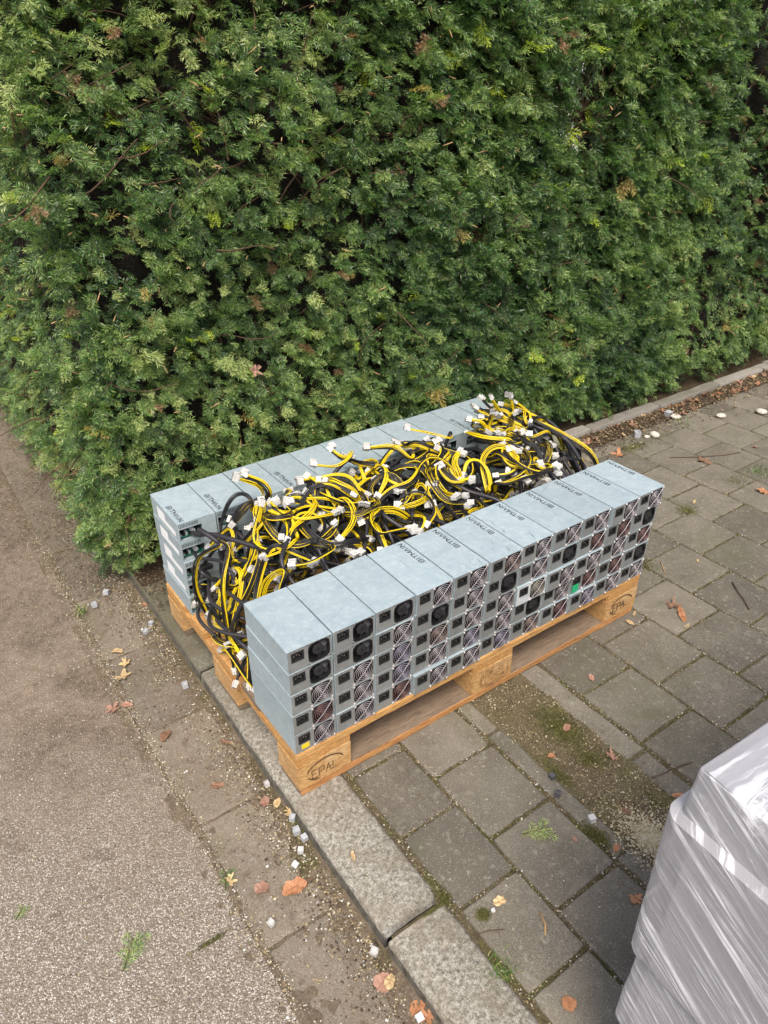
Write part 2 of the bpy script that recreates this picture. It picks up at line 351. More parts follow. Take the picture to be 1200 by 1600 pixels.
GL = {  # letters on a 1 x 1 cell
 'B': [[(.12, .5), (.85, .5), (1, .62), (1, .88), (.85, 1), (0, 1)], [(.85, .5), (1, .38), (1, .12), (.85, 0), (0, 0), (0, 0.72)]],
 'I': [[(.5, 0), (.5, 1)]], 'T': [[(0, 1), (1, 1)], [(.5, 1), (.5, 0)]], 'M': [[(0, 0), (0, 1), (.5, .25), (1, 1), (1, 0)]],
 'V': [[(0, 0), (.5, 1), (1, 0)]], 'N': [[(0, 0), (0, 1), (1, 0), (1, 1)]], 'A': [[(0, 0), (.5, 1), (1, 0)], [(.2, .4), (.8, .4)]],
 'E': [[(1, 1), (0, 1), (0, 0), (1, 0)], [(0, .5), (.8, .5)]], 'P': [[(0, 0), (0, 1), (1, 1), (1, .5), (0, .5)]], 'L': [[(0, 1), (0, 0), (1, 0)]],
 'H': [[(0, 0), (0, 1)], [(1, 0), (1, 1)], [(0, .5), (1, .5)]], 'D': [[(0, 0), (0, 1), (.7, 1), (1, .7), (1, .3), (.7, 0), (0, 0)]],
 '1': [[(.3, .8), (.5, 1), (.5, 0)]], '0': [[(0, 0), (0, 1), (1, 1), (1, 0), (0, 0)]], '7': [[(0, 1), (1, 1), (.3, 0)]], '4': [[(.8, 0), (.8, 1), (0, .35), (1, .35)]], '-': [[(.1, .5), (.9, .5)]], ' ': []}
def text_lines(txt, u0, v0, cw, ch, gap, slant=0, narrow='I1'):
    out = []; u = u0
    for c in txt:
        wd = cw*(.35 if c in narrow else 1.3 if c == 'M' else 1)
        for ln in GL[c]: out.append([(u+p[0]*wd+slant*p[1]*ch if c not in narrow else u+wd/2+slant*p[1]*ch+(p[0]-.5)*wd, v0+p[1]*ch) for p in ln])
        u += wd+gap
    return out, u

# ------------------------------------------------------------------ ground, road, pavement
def sheet(name, x0, x1, y0, y1, z, mat, nx=1, ny=1, disp=0, sc=8, kind='structure', zf=None):
    xs = np.linspace(x0, x1, nx+1); ys = np.linspace(y0, y1, ny+1); V = []
    for y in ys:
        for x in xs:
            d = disp*(noise.noise(Vector((x*sc, y*sc, z*5+3)))+.5*noise.noise(Vector((x*sc*3, y*sc*3, 7)))) if disp else 0
            V.append((x, y, z+d+(zf(x, y) if zf else 0)))
    F = [(j*(nx+1)+i, j*(nx+1)+i+1, (j+1)*(nx+1)+i+1, (j+1)*(nx+1)+i) for j in range(ny) for i in range(nx)]
    o = bpy.data.objects.new(name, np_mesh(name, V, F, mat, tone=[.5]*len(V), smooth=True)); link(o); tag(o, kind=kind); return o
sheet('ground', -60, 60, -60, 60, -.075, M['soil'])
sheet('road', -8, -.232, -6, 14, -.034, M['road'], 100, 200, .003, 5)
sheet('joint_bed', -.26, 7.5, -4, 1.0, -.0105, M['joint'], 2, 2) if False else None
def slab(mb, x0, x1, y0, y1, z=0, th=.04, inset=.0032, drop=.0028, jit=.0013, n=7, tilt=.0022):
    cx, cy = (x0+x1)/2, (y0+y1)/2; tx, ty = random.uniform(-tilt, tilt), random.uniform(-tilt, tilt); dz = random.uniform(-.0018, .0012)
    tone = random.random(); seed = random.uniform(0, 99)
    per = []
    for i in range(n): per.append((x0+(x1-x0)*i/n, y0))
    for i in range(n): per.append((x1, y0+(y1-y0)*i/n))
    for i in range(n): per.append((x1-(x1-x0)*i/n, y1))
    for i in range(n): per.append((x0, y1-(y1-y0)*i/n))
    rings = []
    for k, (ins, zz) in enumerate(((0, -th), (0, -drop), (inset*.45, -drop*.25), (inset, 0))):
        ring = []
        for a, b in per:
            j = noise.noise(Vector((a*45+seed, b*45, k*.2)))*jit*(1.6 if k else 1)+(noise.noise(Vector((a*160, b*160+seed, 3)))*jit if k else 0)
            corner = (abs(a-cx)/(x1-x0)*2)**14*(abs(b-cy)/(y1-y0)*2)**14
            q = ins+j+.0012*corner
            aa = a+(q if a < cx else -q)*(abs(a-cx) > (x1-x0)*.49 or corner > .5); bb = b+(q if b < cy else -q)*(abs(b-cy) > (y1-y0)*.49 or corner > .5)
            ring.append((aa, bb, z+dz+zz+(aa-cx)*tx*5*.2+(bb-cy)*ty*5*.2))
        rings.append(ring)
    N_ = len(per); vs = [p for r in rings for p in r]
    fs = [(k*N_+i, k*N_+(i+1) % N_, (k+1)*N_+(i+1) % N_, (k+1)*N_+i) for k in range(3) for i in range(N_)]
    mb.add(vs, fs, 0, tone, True); mb.add(rings[3], [tuple(range(N_))], 0, tone)
JW = .0085
mb = MB()
courses = [(.130, .290, -.022, .2), (.290, .478, -.138, .2)]
for k, (a, b, o) in enumerate([(.790, .996, -.156), (.996, 1.214, -.050), (1.214, 1.434, .047), (1.434, 1.655, .150), (1.655, 1.885, .066), (1.885, 2.112, .180)]): courses.append((a, b, o, .2))
x = 2.112; k = 0
while x < 6.5: courses.append((x, x+.215, .07+.1*(k % 2)+random.uniform(-.01, .01), .2)); x += .215; k += 1
for (a, b, off, p) in courses:
    j0 = math.ceil((-3.4-off)/p); y = off+j0*p
    while y < .86:
        slab(mb, a+JW/2, b-JW/2+random.uniform(-.001, .001), y+JW/2+random.uniform(-.0015, .0015), y+p-JW/2, 0)
        y += p
mb.obj('pavement', M['slab'])['kind'] = 'structure'
# soil between the slabs
sheet('joint_soil', -.012, 6.6, -3.4, .97, -.0065, M['joint'], 260, 180, .0022, 22)
# drainage channel across the pavement: stone edges and a mossy bed
mb = MB()
y = -.11-.42*8
while y < .9:
    slab(mb, .486, .531+random.uniform(-.002, .002), y+.004, y+.42-.004, -.001, inset=.006, jit=.003, tilt=.004); slab(mb, .716, .781, y+.16, y+.57, -.002, inset=.006, jit=.003, tilt=.004); y += .42
mb.obj('channel_edging', M['channel'])['kind'] = 'structure'
sheet('channel_bed', .524, .724, -3.4, .9, -.004, M['moss_soil'], 60, 900, .0045, 14)
# kerb
mb = MB()
def kerbstone(mb, y0, y1, x0=-.024, x1=.117):
    n = int((y1-y0)/.02)+2; tone = random.random(); prof = []
    vs = []; K = 9
    for i in range(n+1):
        y = y0+(y1-y0)*i/n; e = min(i, n-i)
        endin = .006 if e == 0 else 0
        xl = x0+noise.noise(Vector((1, y*14, 2)))*.002+noise.noise(Vector((1, y*60, 2)))*.0014; xr = x1+noise.noise(Vector((5, y*12, 2)))*.004-(.012*max(0, 1-(y-y0)/.03) if e < 2 else 0)
        zt = noise.noise(Vector((9, y*8, 2)))*.002-endin*.5
        wear = .004+.004*noise.noise(Vector((3, y*20, 8)))
        for (px, pz) in ((xl-.006, -.09), (xl-.004, -.035+zt), (xl+.001, -.012+zt), (xl+wear*.6, -.003+zt), (xl+wear*1.6, zt), ((xl+xr)/2, zt+.001), (xr-.010, zt), (xr-.002, -.004+zt), (xr, -.09)):
            vs.append((px, y+noise.noise(Vector((px*30, i, 4)))*.003*(e == 0), pz+noise.noise(Vector((px*60, y*60, 5)))*.0013))
    fs = [(i*K+j, i*K+j+1, (i+1)*K+j+1, (i+1)*K+j) for i in range(n) for j in range(K-1)]
    fs += [tuple(range(K)), tuple(reversed([n*K+j for j in range(K)]))]
    mb.add(vs, fs, 0, tone, True)
    nf = len(fs)
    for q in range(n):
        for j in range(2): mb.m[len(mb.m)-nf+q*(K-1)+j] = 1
for a, b in ((-3.2, -2.2), (-2.19, -1.29), (-1.28, -.389), (-.382, .53), (.535, 1.25), (1.26, 2.2), (2.21, 3.2), (3.21, 4.2), (4.21, 5.2)): kerbstone(mb, a, b)
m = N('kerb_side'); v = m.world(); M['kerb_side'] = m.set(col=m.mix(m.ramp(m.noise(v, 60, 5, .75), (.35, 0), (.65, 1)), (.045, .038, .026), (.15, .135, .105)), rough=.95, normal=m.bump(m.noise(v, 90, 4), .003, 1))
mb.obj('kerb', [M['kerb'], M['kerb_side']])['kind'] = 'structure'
# gutter slabs between road and kerb
mb = MB(); y = .092-.342*10
while y < 4.5:
    slab(mb, -.229, -.050, y+.0025, y+.3395, -.034, inset=.004, jit=.003, tilt=.006); y += .342
mb.obj('gutter', M['gutter'])['kind'] = 'structure'
sheet('gutter_soil', -.25, -.018, -3.4, 5.5, -.0385, M['joint'], 60, 900, .003, 25, zf=lambda x, y: .007*max(0, min(1, (x+.075)/.04)))
def dirt_z(x, y):
    return .0045*noise.noise(Vector((x*16, y*9, 3)))+.0025*noise.noise(Vector((x*50, y*40, 8)))+.0065*max(0, min(1, (x+.10)/.07))+(.0035 if x < -.215 else 0)-.0012
m = N('road_dirt'); v = m.world(); M['dirt'] = m.set(col=m.mix(m.ramp(m.noise(v, 90, 6, .8), (.3, 0), (.7, 1)), (.085, .063, .040), (.235, .190, .138)), rough=1, spec=.1, normal=m.bump(m.noise(v, 200, 5, .8), .003, 1))
sheet('dirt', -.262, -.018, -1.3, 3.2, -.0365, M['dirt'], 60, 900, zf=dirt_z)
# concrete edging under the hedge, soil behind
mb = MB(); x = .12
while x < 6.6:
    y_ = .995+.01*math.sin(x*1.7); slab(mb, x+.002, x+.495, y_-.028, y_+.030, .028, th=.08, inset=.006, drop=.005, tilt=.006, jit=.003); x += .5
mb.obj('concrete_edging', M['edging'])['kind'] = 'structure'
sheet('soil_bed', -.02, 6.6, 1.02, 5, .006, M['soil'], 200, 80, .012, 9)
sheet('litter_strip', .75, 6.5, .855, .975, .004, M['soil'], 300, 8, .007, 18)

# ------------------------------------------------------------------ pallet
def board(name, x0, x1, y0, y1, z0, z1, mat, parent, bev=.0018, rough=.0012, edge=None):
    bm = bmesh.new(); bmesh.ops.create_cube(bm, size=1)
    bmesh.ops.scale(bm, vec=(x1-x0, y1-y0, z1-z0), verts=bm.verts)
    bmesh.ops.bevel(bm, geom=bm.edges[:], offset=bev, segments=2, affect='EDGES')
    le = [e for e in bm.edges if e.calc_length() > .05]
    for e in le[:]: pass
    L_ = max(x1-x0, y1-y0); cuts = int(L_/.03)
    ax = 0 if (x1-x0) > (y1-y0) else 1
    long_e = [e for e in bm.edges if abs(e.verts[0].co[ax]-e.verts[1].co[ax]) > L_*.8]
    if cuts > 1: bmesh.ops.subdivide_edges(bm, edges=long_e, cuts=cuts, use_grid_fill=True)
    c = Vector(((x0+x1)/2, (y0+y1)/2, (z0+z1)/2)); sd = random.uniform(0, 50)
    for v in bm.verts:
        q = v.co*18+Vector((sd, 0, 0)); v.co += Vector((noise.noise(q)*rough*.6, noise.noise(q+Vector((9, 0, 0)))*rough, noise.noise(q+Vector((0, 9, 0)))*rough*.8))
    me = bpy.data.meshes.new(name); bm.to_mesh(me); bm.free(); me.materials.append(mat)
    if edge:
        me.materials.append(edge)
        for p in me.polygons: p.material_index = 1 if p.normal.y < -.3 or (p.normal.z > .5 and p.center.y < -(y1-y0)*.5+.012) else 0
    o = bpy.data.objects.new(name, me); o.location = c; return link(o, parent)
def make_pallet(loc, rz, marks=True):
    T = empty('pallet', loc, rz)
    YB = [(0, .1), (.3275, .4725), (.7, .8)]; XB = [(0, .145), (.5275, .6725), (1.055, 1.2)]
    for i, (a, b) in enumerate(YB): board('bottom_board', .004, 1.196, a+.0005, b-.0005, 0.001, .022, M['wood_grey'], T, rough=.002, edge=M['wood_red'] if i == 0 else None)
    for a, b in XB:
        for c, d in YB: board('block', a, b, c, d, .0225, .0995, M['block'], T, rough=.0006)
    for a, b in XB: board('stringer_board', a+.001, b-.001, .0005, .7995, .100, .1215, M['wood_y'], T)
    for i, (a, b) in enumerate([(0, .145), (.186, .286), (.3275, .4725), (.514, .614), (.655, .8)]):
        board('top_board', .0005, 1.1995, a-.0005 if i == 0 else a, b, .1222, .1435, [M['wood_x'], M['wood_grey'], M['wood_x'], M['wood_x'], M['wood_x']][i], T)
    if marks:
        def xf0(x0, z0):
            return lambda u, v, h: (x0+u, -.0012-h, z0+v)
        for x0 in (.018, 1.075):   # oval brand with letters
            mk = MB(); arc = [(.054+.050*math.cos(t), .031+.030*math.sin(t)) for t in np.linspace(R(15), R(165), 18)]
            arc2 = [(.054+.050*math.cos(t), .031+.030*math.sin(t)) for t in np.linspace(R(200), R(250), 7)]
            strokes(mk, [arc], .0034, xf0(x0, .030)); strokes(mk, [arc2], .0028, xf0(x0, .030))
            ln, _ = text_lines('EPAL' if x0 > 1 else 'EPAL', .017, .016, .014, .026, .005)
            if x0 > 1: strokes(mk, ln[:3] + ln[3:4], .0030, xf0(x0, .030)); strokes(mk, ln[4:], .0012, xf0(x0, .030))
            else: strokes(mk, ln, .0019, xf0(x0, .026))
            mk.obj('brand_mark', M['brand_mark'], T)
        mk = MB(); fr = [[(.045, .012), (.125, .012), (.125, .062), (.045, .062), (.045, .012)]]
        strokes(mk, fr, .0013, xf0(.530, .024))
        ln, _ = text_lines('DE-10', .052, .044, .0095, .011, .003); strokes(mk, ln, .0014, xf0(.530, .024))
        ln, _ = text_lines('4-7-14', .064, .020, .0065, .009, .003); strokes(mk, ln, .0013, xf0(.530, .024))
        ln, _ = text_lines('HT', .075, .032, .006, .008, .003); strokes(mk, ln, .0012, xf0(.530, .024))
        ln, _ = text_lines('IPPL', .0, .0, .008, .010, .004)
        strokes(mk, [[(-.0+.036-q[1], .016+q[0]) for q in l] for l in ln], .0014, xf0(.530, .024))
        ln, _ = text_lines('0010 047', .050, .001, .0055, .007, .003); strokes(mk, ln, .0011, xf0(.530, .024))
        mk.obj('stamp', M['faint_mark'], T)
    return T
pal = make_pallet((0, 0, 0), 0)
tag(pal, 'orange-brown wooden pallet under the two rows of metal power supplies', 'pallet')
for sx in (.07, .6, 1.13):   # nail heads
    mb = MB()
    for yy in (.03, .115, .215, .26, .35, .45, .54, .59, .68, .77): mb.add([(sx+random.uniform(-.02, .02)+.004*math.cos(t), yy+.004*math.sin(t), .1442) for t in np.linspace(0, 5.5, 8)], [tuple(range(8))])
    mb.obj('nail_head', M['screw'], pal)

# ------------------------------------------------------------------ power supplies
W, D, H = .107, .200, .0600
def octo(cx, cz, r, ch, n=3):
    pts = []
    for q in range(4):
        for i in range(n+1):
            a = q*90+18+(54/n)*i
            rr = min(r/max(abs(math.cos(R(a))), abs(math.sin(R(a)))), r*1.19)
            pts.append((cx+rr*math.cos(R(a)), cz+rr*math.sin(R(a))))
    return pts
FC = (.0222, .0298)
def rect(a, b, c, d): return [(a, c), (b, c), (b, d), (a, d)]
def case_mesh():
    mb = MB(); w2 = W/2; t = .0012
    mb.plate(rect(-w2+.001, w2-.001, .001, H-.001), [octo(FC[0], FC[1], .0268, 0), rect(-.0445, -.0155, .0285, .0515)], 0.0003, t, 1)
    # sides, bottom, lid
    mb.box(-w2, -w2+t, .0003, D, 0, H-.0012, 0); mb.box(w2-t, w2, .0003, D, 0, H-.0012, 0)
    mb.box(-w2+t, w2-t, .0003, D, 0, t, 0)
    mb.box(-w2-.0004, w2+.0004, -.0006, D+.0003, H-.0012, H, 0, bev=.0005)
    mb.box(-w2-.0004, -w2, -.0004, D, H-.0140, H-.0013, 0); mb.box(w2, w2+.0004, -.0004, D, H-.0140, H-.0013, 0)
    # back plate: vent slots and cable opening
    slots = [rect(.050-.0042*i-.0021, .050-.0042*i, .0435, .0555) for i in range(13)]
    mb.plate(rect(-w2+.0012, w2-.0012, .001, H-.0015), slots+[rect(-.012, .0505, .006, .0405)], D-.0014, D-.0004, 0)
    mb.box(-w2+t, w2-t, D-.06, D-.055, t, H-.002, 2)
    mb.box(-w2+t, w2-t, .030, .031, t, H-.002, 2)
    for hx in (-.004, .0485): 
        for hz in (.0045, .0555): mb.cyl((hx, hz), .0013, -.0001, .0004, 8, 2)
    mb.cyl((-.036, .0555), .0012, -.0002, .0004, 8, 2)
    for sx in (-1, 1):
        for yy in (.012, .100, .188):
            xx = sx*(w2+.0005); mb.add([(xx, yy+.0022*math.cos(q), H-.0075+.0022*math.sin(q)) for q in np.linspace(0, 5.5, 8)], [tuple(range(8))], 3)
            mb.add([(xx+sx*.0002, yy+.0009*math.cos(q), H-.0075+.0009*math.sin(q)) for q in np.linspace(0, 5.5, 8)], [tuple(range(8))], 2)
    return fixn(mb.mesh('case', [M['steel'], M['panel'], M['void'], M['screw']]))
case_me = case_mesh()
case_w = case_me.copy(); case_w.materials[1] = M['panel_white']
def inlet_mesh():
    mb = MB(); x0, x1, z0, z1 = -.0448, -.0152, .0282, .0518
    mb.plate(rect(x0, x1, z0, z1), [[(-.0405, .0325), (-.0195, .0325), (-.0195, .0435), (-.0235, .0478), (-.0365, .0478), (-.0405, .0435)]], -.0016, .0006, 0)
    mb.box(x0+.001, x1-.001, .016, .017, z0+.001, z1-.001, 1)
    mb.plate(rect(x0+.0015, x1-.0015, z0+.0015, z1-.0015), [[(-.0405, .0325), (-.0195, .0325), (-.0195, .0435), (-.0235, .0478), (-.0365, .0478), (-.0405, .0435)]], .0006, .016, 0)
    for px, pz in ((-.036, .0385), (-.030, .0415), (-.024, .0385)): mb.box(px-.0011, px+.0011, .003, .016, pz-.0024, pz+.0024, 2)
    return fixn(mb.mesh('power_inlet', [M['black'], M['void'], M['pin']]))
inlet_me = inlet_mesh()
def fan_mesh(rot, closed=False):
    mb = MB(); c = FC
    ring = [(c[0]+.0258*math.cos(t), c[1]+.0258*math.sin(t)) for t in np.linspace(0, 2*math.pi, 33)[:-1]]
    mb.plate(rect(c[0]-.0285, c[0]+.0285, c[1]-.0285, c[1]+.0285), [ring], .0016, .016, 0)
    mb.box(c[0]-.0280, c[0]+.0280, .0165, .0175, c[1]-.028, c[1]+.028, 2)
    mb.cyl(c, .0132, .0045, .0145, 24, 1, smooth=False); mb.cyl(c, .0118, .0038, .0045, 24, 1, r2=.0132); mb.cyl(c, .0034, .0034, .0038, 12, 0)
    if closed:
        mb.cyl(c, .0190, .0070, .0078, 24, 0)
    nb = 7
    for k in range(nb):
        a0 = rot+k*2*math.pi/nb; vs = []; n = 6; m_ = 3
        for i in range(n+1):
            r = .0128+(.0248-.0128)*i/n
            for j in range(m_+1):
                s_ = j/m_; a = a0+s_*(.62+.10*i/n)+.22*(i/n)**1.5; vs.append((c[0]+r*math.cos(a), .0055+.0085*s_+.0008*i/n, c[1]+r*math.sin(a)))
        fs = [(i*(m_+1)+j, (i+1)*(m_+1)+j, (i+1)*(m_+1)+j+1, i*(m_+1)+j+1) for i in range(n) for j in range(m_)]
        mb.add(vs, fs, 1, .5, True)
    return mb.mesh('fan', [M['fan_black'], M['hub'], M['void']])
fans = [fan_mesh(r) for r in (.1, .45, .7, .9)]; fan_closed = fan_mesh(.3, True)
def guard_mesh(mat, turn=0):
    mb = MB(); c = FC; y = -.0018
    for i, r in enumerate((.0050, .0102, .0154, .0206, .0258)):
        mb.tube([(c[0]+r*math.cos(t), y-.0006*(4-i)*.35, c[1]+r*math.sin(t)) for t in np.linspace(0, 2*math.pi, 33)[:-1]], .00068, 5, 0, closed=True)
    e = .0262
    for a, b in (((-e, -e), (e, e)), ((-e, e), (e, -e))):
        P = [(c[0]+a[0], -.0008, c[1]+a[1]), (c[0]+a[0]*.8, -.0022, c[1]+a[1]*.8), (c[0], -.0040 if a[1] < 0 else -.0008, c[1]), (c[0]+b[0]*.8, -.0022, c[1]+b[1]*.8), (c[0]+b[0], -.0008, c[1]+b[1])]
        mb.tube(P, .00078 if a[1] < 0 else .0005, 6, 2 if a[1] < 0 else 3)
    for sx in (-1, 1):
        for sz in (-1, 1):
            p = (c[0]+sx*e, c[1]+sz*e); mb.cyl(p, .0031, -.0016, -.0001, 12, 1); mb.cyl(p, .0023, -.0034, -.0016, 12, 1, r2=.0030, smooth=True)
    return fixn(mb.mesh('fan_guard', [mat, M['screw'], M['wire_lit'], M['wire_shaded']]))
guards = {k: guard_mesh(M[n]) for k, n in (('g', 'chrome'), ('b', 'chrome_blue'), ('c', 'copper'), ('r', 'red'), ('p', 'chrome_dull'))}
def board_mesh():
    mb = MB(); mb.box(-.010, .049, .150, .186, .008, .0098, 0)
    mb.box(.020, .0215, .170, .184, .0100, .022, 0)
    for i in range(6): mb.box(.040-.008*i, .046-.008*i, .160+.004*(i % 2), .184, .0100, .014+.003*(i % 3), 1 if i % 2 else 2)
    mb.cyl((.010, .022), .007, .160, .190, 12, 2)
    return mb.mesh('circuit_board', [M['pcb'], M['black'], M['nylon_old']])
board_me = board_mesh()
def logo_mesh():
    mb = MB(); ln, u = text_lines('BITMVIN', 0, 0, .0114, .0120, .0042, slant=.0)
    # runs from front to back along +y, letter tops towards -x
    strokes(mb, ln, .0024, lambda u, v, h: (W/2-.010-v, .096+u, H+h))
    return mb.mesh('logo_print', M['logo'])
logo_me = logo_mesh()
def sticker_mesh():
    mb = MB(); x = W/2+.0006
    mb.add([(x, .045, .010), (x, .045, .046), (x, .105, .046), (x, .105, .010)], [(0, 1, 2, 3)]); mb.add([(x, .105, .010), (x, .105, .027), (x, .178, .027), (x, .178, .010)], [(0, 1, 2, 3)])
    return mb.mesh('label_sticker', M['paper'])
sticker_me = sticker_mesh()
mb = MB(); mb.box(-.038, -.018, -.0004, .0002, .008, .022, 0); ystick_me = mb.mesh('yellow_sticker', M['yellow_sticker'])
mb = MB(); mb.box(-.047, -.022, -.0026, -.0020, .004, .030, 0); gstick_me = mb.mesh('green_sticker', M['green_sticker'])
def inst(name, me, parent): return link(bpy.data.objects.new(name, me), parent)
ORD = ['first', 'second', 'third', 'fourth', 'fifth', 'sixth', 'seventh', 'eighth', 'ninth', 'tenth', 'eleventh']
LAY = ['lowest', 'second lowest', 'middle', 'second highest', 'topmost']
GN = {'g': 'chrome fan guard', 'b': 'bluish chrome fan guard', 'c': 'copper-toned fan guard', 'r': 'dark red fan guard', 'p': 'dull pale fan guard', 'o': 'bare black fan', 'k': 'dark closed fan'}
# guards per column, from the top unit down (o: bare fan, k: dark fan)
FRONT = ['oogrg', 'ooggg', 'ogbbr', 'gocgg', 'gggbg', 'ckggb', 'ggpkc', 'gkggr', 'grgrb', 'grgrg', 'gkrkg']
ZP = .0606
PORTS = []
M['scuff'] = plain('dark_scuff', (.13, .15, .16), .5)
SCUFF = {6: [(.726, .028, .040, .0020), (.686, .135, .028, .0016), (.682, .088, .026, .0018)], 5: [(.633, .020, .026, .0018), (.618, .062, .022, .0012), (.600, .035, .030, .0008)], 4: [(.541, .022, .026, .0014), (.520, .030, .020, .0008)], 9: [(1.04, .030, .030, .0008)], 1: [(.17, .06, .012, .0010)]}
def unit(x, y, z, rz, row, c, l):
    T = empty('power_supply', (x, y, z), rz)
    front = row == 'f'
    code = FRONT[c][4-l] if front else random.choice('gggrbo')
    white = front and c == 6 and l == 2
    inst('case', case_w if white else case_me, T); inst('power_inlet', inlet_me, T)
    inst('fan', fan_closed if code == 'k' else random.choice(fans), T)
    if code not in 'ok': inst('fan_guard', guards[code], T)
    inst('circuit_board', board_me, T)
    if l == 4 and ((front and c >= 3) or (not front and c in (0, 1, 3, 9, 10))): inst('logo_print', logo_me, T)
    if front and l == 4 and c in SCUFF:
        mk = MB()
        for (px, py, ln_, wd) in SCUFF[c]:
            px -= x; py -= y; pts = [(px+wd*(.5+.5*math.sin(k*1.7))*sg, py+ln_*(k/8-.5)+.0006*math.sin(k*2.3)) for sg in (-1, 1) for k in range(9)]
            mk.add([(px-wd*math.sin(math.pi*k/8)*(.6+.4*math.sin(k*2.1))+.25*ln_*(k/8-.5), py+ln_*(k/8-.5), H+.0002) for k in range(9)]+[(px+wd*math.sin(math.pi*k/8)*(.6+.4*math.cos(k*1.7))+.25*ln_*(k/8-.5), py+ln_*(k/8-.5), H+.0002) for k in range(9)], [(k, k+9, k+10, k+1) for k in range(8)])
        mk.obj('scuff_mark', M['scuff'], T)
    if not front and l > 0: inst('label_sticker', sticker_me, T)
    if front and c == 0 and l == 0: inst('yellow_sticker', ystick_me, T)
    if front and c == 8 and l == 1: inst('green_sticker', gstick_me, T)
    if front:
        ex = ' with yellow sticker' if (c == 0 and l == 0) else ' and green sticker' if (c == 8 and l == 1) else ''
        lab = 'unit with %s%s, %s in %s column, near row' % (GN[code], ex, LAY[l], ORD[c])
        grp = 'power supplies in the near row'
    else:
        lg = 'printed' if l == 4 and c in (0, 1, 3, 9, 10) else 'plain' if l == 4 else 'galvanised'
        lab = '%s unit, cable side out, %s in %s column, row beside the hedge' % (lg, LAY[l], ORD[c])
        grp = 'power supplies in the row by the hedge'
    tag(T, lab, 'power supply', grp); return T
prot = {(3, 0): -.007, (4, 0): -.006, (2, 2): -.002, (6, 2): -.004, (7, 2): -.006, (8, 2): -.006, (9, 0): -.004, (8, 0): -.005, (2, 3): -.002, (9, 4): -.006, (5, 4): -.003, (10, 4): -.003}
for l in range(5):
    pf = .1095+(.1117-.1095)*(l/4)**2
    for c in range(11):
        x = W/2+.0005+c*pf+random.uniform(-.0008, .0008); y = .0025+random.uniform(-.0016, .0016)+prot.get((c, l), 0)
        if c == 0 and l < 4: x -= .0006*(l % 2)
        unit(x, y, .144+l*ZP, random.uniform(-.004, .004)+(.012 if c == 0 and l < 3 else 0), 'f', c, l); PORTS.append(('f', c, l, Vector((x-.018, y+D-.004, .144+l*ZP+.020))))
    pb = .1100+.0012*(l/4)
    for c in range(11):
        x = .006+W/2+c*pb+random.uniform(-.0008, .0008); y = .807+random.uniform(-.002, .002)+(.004 if c in (3, 7) and l == 4 else 0)
        if c == 0: y -= (0, .0, .004, .002, .0)[l]
        if l == 4 and c in (4, 5, 6): y += .004*(c-3)*.3
        unit(x, y, .144+l*ZP, math.pi+random.uniform(-.005, .005), 'b', c, l); PORTS.append(('b', c, l, Vector((x-.018, y-D+.004, .144+l*ZP+.020))))

# ------------------------------------------------------------------ cable heap
def crom(P, step=.006):
    P = [Vector(p) for p in P]; Q = [P[0]*2-P[1]]+P+[P[-1]*2-P[-2]]; out = []
    for i in range(1, len(Q)-2):
        a, b, c, d = Q[i-1:i+3]; n = max(2, int((c-b).length/step))
        for k in range(n):
            t = k/n; out.append(.5*((2*b)+(c-a)*t+(2*a-5*b+4*c-d)*t*t+(3*b-a-3*c+d)*t**3))
    out.append(P[-1]); return out
def frames(P):
    fr = []; prev = None
    for i in range(len(P)):
        t = (P[min(i+1, len(P)-1)]-P[max(i-1, 0)]); t = t.normalized() if t.length > 1e-9 else Vector((0, 0, 1))
        if prev is None:
            u = t.cross(Vector((0, 0, 1)));
            if u.length < .1: u = Vector((1, 0, 0))
        else: u = prev-t*prev.dot(t)
        u.normalize(); prev = u; fr.append((t, u, t.cross(u)))
    return fr
def plug_mesh(nx):
    mb = MB(); w_ = .0042*nx; hh = .0046
    mb.box(-w_/2, w_/2, -.0046, .0046, 0, .0095, 0, bev=.0006)
    for i in range(nx):
        for j in (-1, 1):
            cx = -w_/2+.0021+i*.0042
            mb.box(cx-.0018, cx+.0018, j*.0023-.0018, j*.0023+.0018, .0095, .0175, 0, bev=.0004)
            mb.box(cx-.0013, cx+.0013, j*.0023-.0013, j*.0023+.0013, .0175, .0178, 1)
    mb.box(-.002, .002, .0046, .0066, .001, .013, 0, bev=.0004)
    mb.box(-w_/2+.0003, w_/2-.0003, -.0056, -.0046, .003, .0068, 0)
    for q in range(nx-1): mb.box(-w_/2+.0040+q*.0042, -w_/2+.0044+q*.0042, -.0048, .0048, .0005, .0093, 1)
    return mb.mesh('plug', [M['nylon'], M['void']])
plugs = [plug_mesh(3), plug_mesh(3), plug_mesh(4)]
def top(x, y):
    h = .442+.042*math.exp(-((y-.45)/.11)**2)
    h += .030*noise.noise(Vector((x*9, y*9, 1)))+.01
    if x < .17: h = min(h, .20+max(0, x+.01)*1.65)
    if x > .93: h += .008*min(1, (x-.93)/.12)*math.exp(-((y-.52)/.13)**2)
    if x > 1.14: h -= (x-1.14)*1.3
    return h
TW = random.Random(21); TG = []
